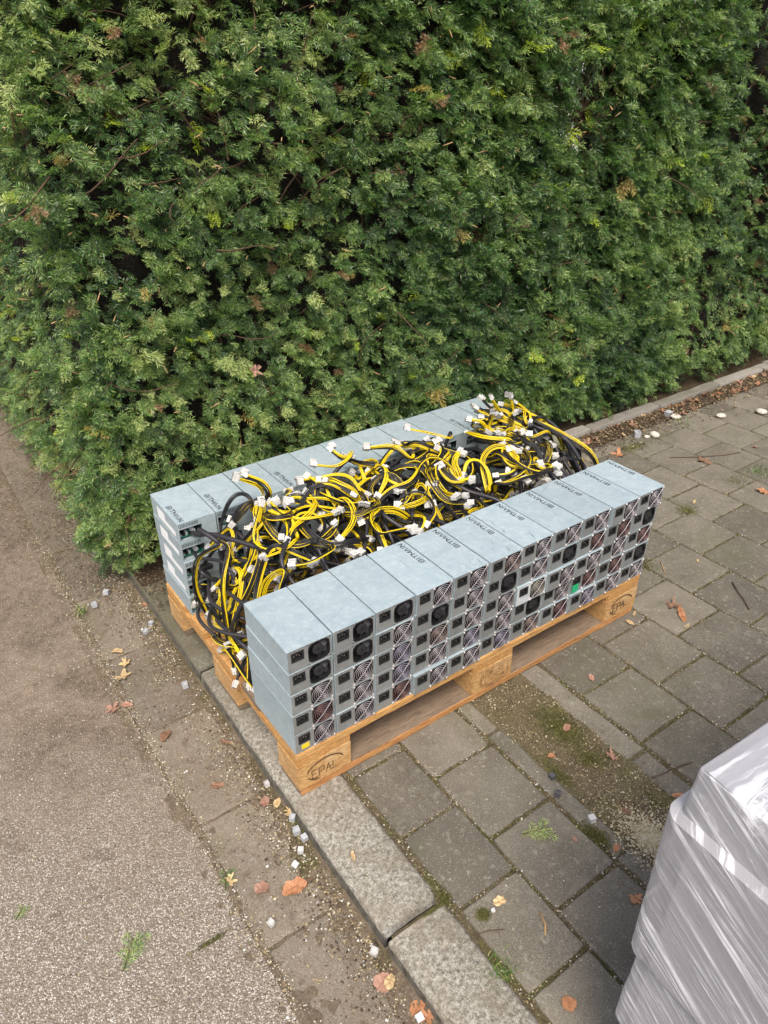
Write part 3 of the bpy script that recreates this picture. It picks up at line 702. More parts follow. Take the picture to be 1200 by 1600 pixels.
def wires(T, P, r0, spread, ny, nk, mbY, mbK, twist):
    """a flat bundle of yellow and black wires along P"""
    fr = frames(P); n = len(P); tot = ny+nk
    rows = 2 if tot > 5 else 1; per = (tot+rows-1)//rows
    ph = TW.uniform(0, 6.28)
    rowwise = TW.random() < .45 and rows == 2; ph = TW.uniform(-.6, .6)
    for k in range(tot):
        row = k//per; col = k % per
        yel = (row == 1 if rowwise else col < per*ny/tot) and ny > 0
        if rows == 1: yel = k < ny
        du = (col-(per-1)/2)*.0027+TW.uniform(-.0005, .0005); dv = (row-(rows-1)/2)*.0027
        ja, jb, jf = TW.uniform(-1, 1), TW.uniform(-1, 1), TW.uniform(.7, 1.4)
        Q = []
        for i in range(n):
            s = i/(n-1); env = math.sin(math.pi*min(1, s*1.02)); th = ph+twist*s
            k_ = 1+1.1*spread*env; a = du*k_+ja*.0028*spread*env*math.sin(jf*3*s*math.pi); b = dv*(1+.3*env)+jb*.0040*spread*env*math.cos(jf*2*s*math.pi)
            ca, sa = math.cos(th), math.sin(th)
            Q.append(P[i]+fr[i][1]*(a*ca-b*sa)+fr[i][2]*(a*sa+b*ca))
        (mbY if yel else mbK).tube(Q, .00133, 5, 0)
def harness(port, tgt, branches, label, sleeve_r=.0058, name='cable_harness', mid=None, zoff=0, wander=.05):
    T = empty(name, port)
    out = Vector((0, 1, 0)) if port.y < .4 else Vector((0, -1, 0))
    m1 = port+out*.045+Vector((TW.uniform(-.02, .02), 0, TW.uniform(0, .015)))
    m2 = mid if mid is not None else (port+out*.045).lerp(tgt, .5)+Vector((TW.uniform(-wander, wander), TW.uniform(-.03, .03), TW.uniform(0, .05)))
    P = crom([port, m1, m2, tgt])
    for _ in range(14): P = P[:2]+[(P[i-1]+P[i]*2+P[i+1])*.25 for i in range(2, len(P)-1)]+[P[-1]]
    n = len(P); a = int(n*.35); 
    inv = lambda L_: [p-port for p in L_]
    # the first part is sleeved; beyond it the wires come loose
    mbS = MB(); q = max(4, int(n*TW.uniform(.7, 1.0))); mbS.tube(inv(P[:q]), sleeve_r, 8, 0, cap=True)
    mbS.obj('sleeve', M['sleeve'], T)
    mbY, mbK = MB(), MB(); e = P[q-1]; d = (P[q-1]-P[max(0, q-3)]).normalized()
    for (end, arch, big) in branches:
        s1 = e+d*.028+Vector((TW.uniform(-.012, .012), TW.uniform(-.012, .012), TW.uniform(-.004, .014)))
        C = [e-d*.012, s1]+arch+[end]
        PP = crom(C, .0065)
        for _ in range(10): PP = [PP[0], PP[1]]+[(PP[i-1]+PP[i]*2+PP[i+1])*.25 for i in range(2, len(PP)-1)]+[PP[-1]]
        yk = TW.choice(((6, 4), (5, 5), (5, 5), (4, 6), (4, 4), (3, 5), (3, 7), (0, 8))); wires(T, inv(PP), .0013, TW.uniform(.2, .75), yk[0], yk[1], mbY, mbK, TW.uniform(-1.1, 1.1))
        t = (PP[-1]-PP[-2]).normalized(); k = inst('plug', TW.choice(plugs), T)
        k.location = PP[-1]-port; k.scale = (1.15, 1.15, 1.1); k.rotation_euler = t.to_track_quat('Z', 'Y').to_euler(); k.rotation_euler.rotate_axis('Z', TW.uniform(0, 3.1))
        if PP[-1].z > .36 and TW.random() < .8:
            k2 = inst('plug', TW.choice(plugs), T); off = t.cross(Vector((0, 0, 1))); off = off.normalized() if off.length > .2 else Vector((1, 0, 0))
            k2.location = k.location+off*.0155+t*TW.uniform(-.009, .003); k2.scale = k.scale; k2.rotation_euler = (t+off*TW.uniform(-.2, .5)).to_track_quat('Z', 'Y').to_euler()
    (mbY.obj('yellow_wires', M['y_wire'], T) if mbY.v else None); mbK.obj('black_wires', M['k_wire'], T)
    zone = ('at the left end', 'left of the middle', 'in the middle', 'right of the middle', 'at the right end')[max(0, min(4, int((tgt.x)/.245)))]
    depth = 'on top of' if label == 'top' else 'inside'
    side = 'of the hedge row' if tgt.y > .42 else 'of the near row'
    TG.append((T, tgt.x))
    tag(T, label if label not in ('top', 'in') else '%s-plug cable bundle %s the heap, by the %s column %s' % (('one', 'two', 'three')[len(branches)-1], depth, ORD[max(0, min(10, int(tgt.x/.111)))], side), 'cable bundle', '%s-plug cables %s the heap near the %s column %s' % (('one', 'two', 'three')[len(branches)-1], depth, ORD[max(0, min(10, int(tgt.x/.111)))], side))
    return T
for (row, c, l, p) in PORTS:
    onrow = l >= 3
    nb = TW.choice((2, 3, 3)) if onrow else TW.choice((2, 2, 3))
    tx = max(.02, min(1.2, p.x+TW.uniform(-.10, .10)))
    ty = TW.uniform(.27, .42) if row == 'b' else TW.uniform(.36, .55)
    tp = top(tx, ty)
    tz = tp-TW.uniform(-.01, .05) if onrow else .18+max(.02, tp-.20)*TW.uniform(.35, .95)*(.55+.25*l)
    tz = max(.165, min(tz, tp)); tgt = Vector((tx, ty, tz)); br = []
    for k in range(nb):
        ang = TW.uniform(0, 6.28); L_ = TW.uniform(.06, .16)
        ex = max(.012, min(1.23, tx+L_*math.cos(ang))); ey = max(.232, min(.585, ty+L_*.8*math.sin(ang)))
        te = top(ex, ey)
        if onrow:
            e0 = Vector((tx, ty, 0)); rad = TW.uniform(.025, .070); bendk = TW.uniform(.35, .8); a0 = TW.uniform(0, 6.28); sg = TW.choice((-1, 1)); cxy = (tx+rad*math.cos(a0), ty+rad*math.sin(a0)); arch = []; nseg = TW.choice((3, 4, 5))
            lift = TW.uniform(.2, 1.0)
            for q_ in range(1, nseg+1):
                a_ = a0+math.pi+sg*q_*bendk; ax_ = max(.012, min(1.235, cxy[0]+rad*math.cos(a_)*(1+.12*q_))); ay_ = max(.236, min(.582, cxy[1]+rad*math.sin(a_)*(1+.12*q_)))
                arch.append(Vector((ax_, ay_, top(ax_, ay_)-.004+lift*.030*math.sin(math.pi*q_/(nseg+1))+TW.uniform(-.008, .008))))
            a_ += sg*.55; ex = max(.012, min(1.235, cxy[0]+rad*math.cos(a_)*1.6)); ey = max(.236, min(.582, cxy[1]+rad*math.sin(a_)*1.6))
            end = Vector((ex, ey, top(ex, ey)+TW.uniform(-.015, .024)))
        else:
            arch = [Vector((max(.01, (tx+ex)/2+TW.uniform(-.03, .03)), (ty+ey)/2, min(tz+TW.uniform(-.03, .04), tp)))]
            end = Vector((ex, ey, min(te-.01, max(.16, tz+TW.uniform(-.05, .03)))))
        br.append((end, arch, True))
    harness(p, tgt, br, 'top' if onrow else 'in', sleeve_r=TW.uniform(.0045, .0068), wander=.07)
V = Vector
# cables that stand out: hanging over the left end and standing up at the back right
harness(V((.05, .612, .40)), V((.075, .46, .43)), [(V((.005, .33, .158)), [V((.03, .40, .37)), V((.012, .36, .25))], 1), (V((.020, .52, .195)), [V((.015, .50, .40)), V((.0, .52, .30))], 1)], 'thick black cable looping over the left end above the lowest white plugs', .0070, mid=V((.04, .54, .455)))
harness(V((.05, .205, .22)), V((.045, .30, .20)), [(V((-.008, .29, .150)), [V((.02, .31, .17))], 1), (V((.006, .40, .165)), [V((.02, .34, .20))], 1)], 'cable bundle lying lowest on the pallet, its white plug over the left edge', .006)
harness(V((.06, .612, .30)), V((.06, .50, .30)), [(V((.012, .40, .24)), [V((.02, .47, .27))], 1), (V((.03, .335, .25)), [V((.025, .42, .20))], 1)], 'cable bundle low on the left end with two facing white plugs', .006)
harness(V((.165, .612, .42)), V((.235, .50, .49)), [(V((.165, .535, .565)), [V((.215, .52, .535))], 1), (V((.185, .530, .568)), [V((.225, .51, .54))], 1)], 'yellow wires with two upright white plugs near the third hedge-side unit', .0062, mid=V((.23, .57, .47)))
harness(V((.43, .612, .42)), V((.49, .50, .50)), [(V((.455, .55, .555)), [V((.48, .525, .53))], 1), (V((.40, .545, .53)), [V((.45, .52, .52))], 1)], 'cable with upright white plugs rising beside the fifth hedge-side unit', .006)
harness(V((.65, .612, .42)), V((.70, .50, .49)), [(V((.59, .565, .520)), [V((.66, .535, .515))], 1)], 'yellow wire bundle reaching left to one white plug by the seventh hedge-side unit', .006)
harness(V((.86, .612, .42)), V((.84, .50, .50)), [(V((.745, .575, .535)), [V((.80, .54, .52))], 1)], 'yellow wire bundle reaching left to one white plug by the eighth hedge-side unit', .006)
for i in range(7):
    tx = 1.01+.026*i+TW.uniform(-.01, .01); ty = TW.uniform(.48, .56)
    br = [(V((tx-.05+TW.uniform(-.02, .02), ty+TW.uniform(.0, .05), .530+TW.uniform(-.02, .03))), [V((tx-.01, ty+.01, .512))], 1), (V((tx-.01+TW.uniform(-.02, .02), ty+TW.uniform(-.02, .04), .535+TW.uniform(-.02, .03))), [V((tx+.005, ty, .515))], 1)]
    harness(V((1.10+.015*i, .608 if i % 2 else .21, .36)), V((tx, ty, .485)), br, 'cable bundle with white plugs upright in the far right cluster', .006, mid=V((tx+.06, .44, .47)))['group'] = 'upright plug cluster at the far right end'
for i in range(4):
    y_ = .30+.065*i
    harness(V((1.12, .205 if i < 2 else .61, .36)), V((1.19+.01*i, y_, .455)), [(V((1.265+.012*i, y_-.04, .37-.02*i)), [V((1.235, y_-.01, .435))], 1), (V((1.24, y_+.03, .33)), [V((1.225, y_+.02, .43))], 1)], 'cable bundle spilling over the far right end of the pallet', .006, mid=V((1.13, .45, .51)))['group'] = 'cables spilling over the far right end'

by = {}
for T_, x_ in TG: by.setdefault(T_['label'], []).append((x_, T_))
for lb_, L_ in by.items():
    if len(L_) > 1:
        for i_, (x_, T_) in enumerate(sorted(L_, key=lambda q: q[0])): T_['label'] = lb_.replace('cable bundle on top of the heap', 'cables on top').replace('cable bundle inside the heap', 'cables inside the heap')+', '+ORD[i_]+' from left'
# ------------------------------------------------------------------ yew hedge
def proto(seed, long=False):
    r = np.random.default_rng(seed); Vv = []; tw = []; tn = []
    def spray(o, d, nrm, L_, tone, f0=0):
        d = d/np.linalg.norm(d); lat = np.cross(nrm, d); lat /= np.linalg.norm(lat); up = np.cross(d, lat)
        n = int(L_/.0060); path = []
        bend = r.uniform(-.5, .1)
        for i in range(n):
            s = i/n; p = o+d*L_*s+up*bend*L_*s*s*.6; path.append(p)
            if s < f0: continue
            for sg in (-1, 1):
                ln = r.uniform(.017, .028)*(1-.45*max(0, s-.75)/.25)*(.65+.5*min(1, s*3)); a = r.uniform(.9, 1.25)*(1-.45*s)
                nd = d*math.cos(a)+lat*sg*math.sin(a)+up*r.uniform(-.35, .55); nd /= np.linalg.norm(nd)
                wv = np.cross(nd, up+lat*r.uniform(-1.1, 1.1)); wv /= np.linalg.norm(wv); wv *= r.uniform(.0013, .0021)
                mid = p+nd*ln*.5+up*ln*r.uniform(-.02, .08); tip = p+nd*ln-up*ln*r.uniform(0, .15)
                Vv.append((p-wv*.4, mid-wv, tip, mid+wv)); tn.append(tone+r.uniform(-.20, .24)+.16*s)
        # tip tuft
        for k in range(4):
            nd = d+lat*r.uniform(-.5, .5)+up*r.uniform(-.4, .4); nd /= np.linalg.norm(nd); p = path[-1]; wv = np.cross(nd, up); wv = wv/np.linalg.norm(wv)*.0011
            Vv.append((p-wv*.4, p+nd*.006-wv, p+nd*.012, p+nd*.006+wv)); tn.append(tone+.1)
        tw.append((path[0], path[-1], up))
        return path
    X, Y, Z = np.eye(3)
    L_ = r.uniform(.085, .12) if long else r.uniform(.055, .085)
    main = spray(np.zeros(3), X+Y*r.uniform(-.2, .2), Z, L_, 0.0)
    for k in range(r.integers(3, 6)):
        i = int(r.uniform(.05, .7)*len(main)); sg = 1 if k % 2 else -1
        spray(main[i], X*.9+Y*sg*r.uniform(.6, 1.1)+Z*r.uniform(-.4, .5), Z+Y*r.uniform(-.4, .4), L_*r.uniform(.35, .62), r.uniform(-.05, .12))
    A = np.array(Vv); tA = np.repeat(np.array(tn)[:, None], 4, 1)
    # twigs as thin 3-sided strips (quads)
    TV = []; 
    for (a, b, up) in tw:
        d = b-a; s1 = np.cross(d, up); s1 = s1/np.linalg.norm(s1)*.0009
        TV.append((a-s1, a+s1, b+s1*.5, b-s1*.5))
    return A, tA, np.array(TV)
protos = [proto(i) for i in range(14)]; protosL = [proto(40+i, True) for i in range(14)]
HX0, HY0, HZ = -.15, 1.01, 2.2
def hsurf(s, z):
    """point and outward normal on the hedge outline; s<0 is the road side, s>0 the pavement side"""
    rad = .18
    if s < -rad*math.pi/4: x, y, nx, ny = HX0, HY0+rad+(-s-rad*math.pi/4), -1, 0
    elif s < rad*math.pi/4:
        a = (s+rad*math.pi/4)/rad; x = HX0+rad-rad*math.cos(a); y = HY0+rad-rad*math.sin(a); nx, ny = -math.cos(a), -math.sin(a)
    else: x, y, nx, ny = HX0+rad+(s-rad*math.pi/4), HY0, 0, -1
    d = .070*noise.noise(V((s*2.2, z*2.2, 3)))+.045*noise.noise(V((s*6, z*6, 8)))+.040*noise.noise(V((s*13, z*16, 1)))
    if z < .35: d -= .06*(1-z/.35)**2
    if z > HZ-.2: d -= .1*((z-HZ+.2)/.2)**2
    return V((x+nx*d, y+ny*d, z)), V((nx, ny, 0)), d
HOLES = [(1.93, 1.36, .06), (1.99, 1.24, .05), (1.93, 1.47, .04)]
def build_hedge():
    acc = {}; rr = random.Random(5)
    def place(pl, p, n, tone, sc, droop=.35):
        lat = V((-n.y, n.x, 0))
        d = n*rr.uniform(.15, .8)+lat*rr.uniform(-1, 1)+V((0, 0, rr.uniform(-.75, .45)-droop*.4)); d.normalize()
        up = (V((0, 0, 1))+n*rr.uniform(0, 1.3)+lat*rr.uniform(-.5, .5)); y = up.cross(d).normalized(); zz = d.cross(y)
        k = rr.randrange(14); acc.setdefault((pl, k), []).append((p, d, y, zz, sc, tone))
    n_front = 0
    def area(s0, s1, z0, z1, dens):
        n = int((s1-s0)*(z1-z0)*dens)
        for _ in range(n):
            s, z = rr.uniform(s0, s1), rr.uniform(z0, z1)
            hn = noise.noise(V((s*5.5, z*5.5, 20)))+.5*noise.noise(V((s*14, z*14, 4)))
            p, nn, d = hsurf(s, z)
            depth = rr.random()**1.6*.12
            if hn < -.50: depth = rr.uniform(.08, .2)
            hole = any((p.x-a)**2+(z-b)**2 < (c*rr.uniform(.6, 1.2))**2 for a, b, c in HOLES) and s > 0
            if hole and rr.random() < .72: continue
            dark = any((p.x-a)**2+(z-b)**2 < (c*2.2)**2 for a, b, c in HOLES[:3])
            if dark and rr.random() < .45: continue
            if s > 0 and z < .10 and rr.random() < (.8 if p.x < 2.2 else .5): continue
            p = p-nn*(depth+.035)
            # far right hides small detail; keep the nearer part finest
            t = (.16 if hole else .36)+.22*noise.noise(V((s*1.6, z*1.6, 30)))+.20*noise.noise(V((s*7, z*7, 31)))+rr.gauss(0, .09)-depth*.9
            if p.x < 1.0: t += .07
            t = max(.03, min(.80, t))
            q = rr.random()
            if q < .010: t = .93
            elif q < .022: t = .985
            elif q < .026 and noise.noise(V((s*3, z*3, 9))) > 0: t = .955
            elif q < .12 and p.x < .9: t = .80+.04*rr.random()
            lg = rr.random() < (.25 if p.x < .9 else .6)
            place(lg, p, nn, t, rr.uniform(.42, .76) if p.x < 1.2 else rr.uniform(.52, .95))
    area(-.15, 3.0, .02, 1.95, 2000)
    area(3.0, 5.6, .02, 1.95, 750)
    area(-.15, 5.6, 1.95, HZ, 330)
    area(-3.6, -.15, .0, 1.9, 700)
    area(-3.6, -.15, 1.9, HZ, 250)
    # sparse top
    for _ in range(1400):
        x, y = rr.uniform(-.1, 5.4), rr.uniform(1.05, 1.8); place(True, V((x, y, HZ-.05+.04*noise.noise(V((x*4, y*4, 0))))), V((rr.uniform(-.4, .4), rr.uniform(-.4, .4), 1)).normalized(), .45+rr.gauss(0, .08), 1)
    NV, NT, TVs = [], [], []
    for (lg, k), L_ in acc.items():
        A, tA, TV = (protosL if lg else protos)[k]
        B = np.array([[list(d*sc), list(y*sc), list(z*sc)] for (p, d, y, z, sc, t) in L_]); P = np.array([list(q[0]) for q in L_]); tt = np.array([q[5] for q in L_])
        V_ = np.einsum('nvk,mkj->mnvj', A, B)+P[:, None, None, :]; NV.append(V_.reshape(-1, 3))
        tone = tt[:, None, None]+np.where(tt > .9, .0, 1)[:, None, None]*tA[None]; tone = np.where(tt[:, None, None] < .9, np.minimum(tone, .87), tone)
        NT.append(tone.reshape(-1)); W_ = np.einsum('nvk,mkj->mnvj', TV, B)+P[:, None, None, :]; TVs.append(W_.reshape(-1, 3))
    NV = np.concatenate(NV); NT = np.clip(np.concatenate(NT), 0, 1); TVs = np.concatenate(TVs)
    root = empty('hedge', (1.5, 1.4, 0)); off = np.array([1.5, 1.4, 0], np.float32)
    tag(root, 'tall dense green yew hedge running behind the pallet', 'hedge')
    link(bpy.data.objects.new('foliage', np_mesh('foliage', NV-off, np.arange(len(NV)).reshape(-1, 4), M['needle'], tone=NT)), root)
    link(bpy.data.objects.new('twigs', np_mesh('twigs', TVs-off, np.arange(len(TVs)).reshape(-1, 4), M['bark'])), root)
    print('needles', len(NV)//4)
    # branches, trunks and cut stubs
    mb = MB(); O = V((1.5, 1.4, 0))
    for _ in range(650):
        s, z = rr.uniform(-1.5, 4.8), rr.uniform(.05, 2.0); p, n, d = hsurf(s, z); p -= n*rr.uniform(.05, .18); lat = V((-n.y, n.x, 0))
        q = [p-O]; dr = (lat*rr.uniform(-1, 1)+V((0, 0, rr.uniform(-.3, 1)))+n*rr.uniform(-.2, .3)).normalized()
        for k in range(5): dr = (dr+V((rr.uniform(-.3, .3), rr.uniform(-.3, .3), rr.uniform(-.3, .3)))).normalized(); q.append(q[-1]+dr*.045)
        mb.tube(q, [.0030-.0004*i for i in range(6)], 4)
    for a, b, c in HOLES[:3]:
        for _ in range(330):
            p = V((a+rr.uniform(-.12, .16), HY0+rr.uniform(.08, .45), b+rr.uniform(-.14, .14)))-O; dr = V((rr.uniform(-1.6, 1.6), rr.uniform(-.3, .3), 1)).normalized()
            mb.tube([p, p+dr*.06, p+dr*.12+V((rr.uniform(-.02, .02), 0, 0))], rr.uniform(.0008, .0030), 4)
    x = 0.05
    while x < 5.3:
        q = [V((x, HY0+.42, 0))-O]
        for k in range(9): q.append(q[-1]+V((rr.uniform(-.04, .04), rr.uniform(-.03, .03), .23)))
        mb.tube(q, [.026-.0022*i for i in range(10)], 8); x += rr.uniform(.28, .42)
    for _ in range(420):
        s, z = rr.uniform(-.5, 3.5), rr.uniform(.1, 1.8); p, n, d = hsurf(s, z); lat = V((-n.y, n.x, 0)); dr = (n*.5+lat*rr.uniform(-1, 1)+V((0, 0, rr.uniform(-.6, .8)))).normalized()
        p = p-n*rr.uniform(.0, .05)-O; l_ = rr.uniform(.006, .035); mb.tube([p, p+dr*l_*.5, p+dr*l_+V((0, 0, rr.uniform(-.004, .004)))], [.0009, .0016, .0014], 4, 1, cap=True)
    mb.obj('branches', [M['bark'], M['stub']], root)
    # dark sheet with brown twig tone, standing in for the shaded hedge interior
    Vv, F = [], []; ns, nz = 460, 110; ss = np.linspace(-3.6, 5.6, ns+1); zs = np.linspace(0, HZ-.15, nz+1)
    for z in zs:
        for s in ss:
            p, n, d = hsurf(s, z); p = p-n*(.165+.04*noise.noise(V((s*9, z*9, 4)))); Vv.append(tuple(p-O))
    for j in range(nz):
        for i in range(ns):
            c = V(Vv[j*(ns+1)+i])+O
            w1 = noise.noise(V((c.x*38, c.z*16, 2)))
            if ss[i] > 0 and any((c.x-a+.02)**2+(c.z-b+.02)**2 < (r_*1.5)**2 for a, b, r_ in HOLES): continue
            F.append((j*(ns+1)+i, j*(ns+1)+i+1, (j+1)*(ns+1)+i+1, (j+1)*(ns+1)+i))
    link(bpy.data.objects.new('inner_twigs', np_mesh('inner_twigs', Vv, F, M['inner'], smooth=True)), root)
build_hedge()
# pale house wall glimpsed through the hedge
mb = MB(); mb.box(-3, 9, 6.0, 6.3, -.07, 5.5, 0); o = mb.obj('house_wall', M['plaster']); tag(o, 'pale plastered wall glimpsed through the gap in the hedge', 'wall')

# ------------------------------------------------------------------ film-wrapped stack
def wrapped():
    T = empty('wrapped_stack', (.113, -.793, 0), R(-3)); tag(T, 'tall stack wrapped in crinkled translucent stretch film, bottom right corner', 'wrapped stack')
    OFF = [(0.0, -.004), (.13, -.004), (.146, .0), (.24, .0), (.262, .010), (.30, .010), (.42, .005), (.432, .012), (.444, .017), (.60, .018), (.70, .019), (.722, .019), (.727, .006), (.77, .003), (.795, .002), (.799, .001), (.8, -.001)]
    zs = []
    for (a, _), (b, _) in zip(OFF[:-1], OFF[1:]):
        n = max(1, int((b-a)/.006)); zs += [a+(b-a)*i/n for i in range(n)]
    zs.append(.8); zo = np.interp(zs, [a for a, _ in OFF], [b for _, b in OFF])
    Wd, Dp, rc = 1.15, .78, .004
    per = []
    def edge(a, b, n):
        for i in range(n): t = i/n; per.append((a[0]+(b[0]-a[0])*t, a[1]+(b[1]-a[1])*t))
    corners = [(0, 0), (0, -Dp), (Wd, -Dp), (Wd, 0)]
    nrm = [(-1, 0), (0, -1), (1, 0), (0, 1)]; per = []; 
    for k in range(4):
        a, b = corners[k], corners[(k+1) % 4]; n1, n0 = nrm[k], nrm[(k-1) % 4]
        for j in range(4):
            t = j/4; nx, ny = n0[0]*(1-t)+n1[0]*t, n0[1]*(1-t)+n1[1]*t; l_ = math.hypot(nx, ny); nx /= l_; ny /= l_
            cx_, cy_ = a[0]-(n0[0]+n1[0])*rc, a[1]-(n0[1]+n1[1])*rc; per.append((cx_+nx*rc, cy_+ny*rc, nx, ny))
        L_ = math.hypot(b[0]-a[0], b[1]-a[1]); n = int(L_/.009); ux, uy = (b[0]-a[0])/L_, (b[1]-a[1])/L_
        for i in range(n+1): t = rc+(L_-2*rc)*i/n; per.append((a[0]+ux*t, a[1]+uy*t, n1[0], n1[1]))
    Np = len(per); Vv = []; cum = 0; cums = []; prev = per[0]
    for p in per: cum += math.hypot(p[0]-prev[0], p[1]-prev[1]); cums.append(cum); prev = p
    for z, o in zip(zs, zo):
        for (x, y, nx, ny), s in zip(per, cums):
            f = z+s*.60
            d = .0010*noise.noise(V((s*2.2, f*26, 1)))+.0003*noise.noise(V((s*5, f*70, 4)))+.0003*noise.noise(V((s*60, z*60, 2)))
            Vv.append((x+nx*(o+d), y+ny*(o+d), z+.001))
    F = [(j*Np+i, j*Np+(i+1) % Np, (j+1)*Np+(i+1) % Np, (j+1)*Np+i) for j in range(len(zs)-1) for i in range(Np)]
    base = len(Vv)
    me = np_mesh('film', Vv, F, M['film'], smooth=True); me.set_sharp_from_angle(angle=R(24)); link(bpy.data.objects.new('film', me), T)
    # film over the top
    tv, tf = [], []; nx_, ny_ = 110, 80
    for j in range(ny_+1):
        for i in range(nx_+1):
            u, v = i/nx_, j/ny_; x = .001+(Wd-.002)*u; y = -.001-(Dp-.002)*v
            e = min(x, Wd-x, -y, Dp+y); z = .8015-.0006*max(0, 1-e/.006)+.0025*noise.noise(V((x*9, y*30, 2)))+.0015*noise.noise(V((x*50, y*60, 2)))
            tv.append((x, y, z))
    for j in range(ny_):
        for i in range(nx_): a = j*(nx_+1)+i; tf.append((a, a+nx_+1, a+nx_+2, a+1))
    link(bpy.data.objects.new('top_film', np_mesh('top_film', tv, tf, M['film'], smooth=True)), T)
    for k in range(11):
        mb = MB(); z0 = .146+k*.0594
        if k in (5, 9): pass
        mb.box(.010, Wd-.010, -Dp+.010, -.010, z0, z0+.058, 0, bev=.002); mb.obj('load_layer', M['load'], T)
    mb = MB(); mb.box(.005, Wd-.005, -Dp+.005, -.005, .12, .143, 0, bev=.002)
    for y0 in (-.11, -Dp/2-.05, -Dp+.01):
        mb.box(.006, Wd-.006, y0, y0+.1, .001, .022, 0, bev=.002)
        for x0 in (.008, Wd/2-.07, Wd-.155): mb.box(x0, x0+.145, y0+.001, y0+.099, .0225, .1195, 0, bev=.002)
    mb.obj('pallet_base', M['wood_x'], T)
wrapped()
# tan fallen leaf under/on the film
# ------------------------------------------------------------------ small things on the ground
LR = random.Random(11)
def leaf_mesh(kind, mat, size, curl=.25, seed=0):
    r_ = random.Random(seed); n = 40; fz = r_.uniform(0, 6); rim = []; lob = r_.uniform(4.2, 6)
    for i in range(n):
        a = 2*math.pi*i/n; ca = math.cos(a)
        if kind == 'oval': rr_ = .5*(.72+.20*ca+.08*ca*ca)+r_.uniform(-.022, .022)+.10*noise.noise(V((math.cos(a)*2, math.sin(a)*2, seed*3.7))); sx, sy = 1.1, .78
        elif kind == 'round': rr_ = .47+r_.uniform(-.02, .02)+.12*noise.noise(V((math.cos(a)*2, math.sin(a)*2, seed*3.7))); sx, sy = 1, .92
        elif kind == 'long': rr_ = .5; sx, sy = 1.15, .36
        else: rr_ = .37+.11*math.cos(5*a+fz)+r_.uniform(-.05, .05)+.42*noise.noise(V((math.cos(a)*2.2, math.sin(a)*2.2, seed*3.7))); sx, sy = 1.1, 1.0
        rim.append((rr_*math.cos(a)*sx, rr_*math.sin(a)*sy))
    vs, fs = [], []; K = 5; fx, fy = r_.uniform(-1, 1), r_.uniform(-1, 1)
    for k in range(K):
        q = (k+.001)/(K-1)
        for (x, y) in rim:
            X, Y = x*q, y*q; z = curl*(1.6*Y*Y+.6*X*X*fx)+.12*curl*noise.noise(V((X*5+seed, Y*5, 1)))*2+.05*abs(Y)
            vs.append((X*size, Y*size, (z+.02)*size))
    for k in range(K-1):
        for i in range(n): fs.append((k*n+i, k*n+(i+1) % n, (k+1)*n+(i+1) % n, (k+1)*n+i))
    mb = MB(); mb.add(vs, fs, 0, .5, True)
    vz = .0008
    mb.tube([(x*size, 0, (curl*.6*x*x*fx+.02)*size+vz) for x in (-.62, -.4, -.2, 0, .2, .4)], [size*.008]*6, 4, 1)
    for k in range(3):
        for sg in (-1, 1):
            x0 = (-.25+.2*k); x1, y1 = x0+.16, sg*.24
            if kind in ('oval', 'round'): mb.tube([(x0*size, 0, (curl*.6*x0*x0*fx+.02)*size+vz), (x1*size, y1*size, (curl*(1.6*y1*y1+.6*x1*x1*fx)+.05*abs(y1)+.02)*size+vz)], size*.0035, 3, 1)
    return mb.mesh('leaf', [mat, M['vein']])
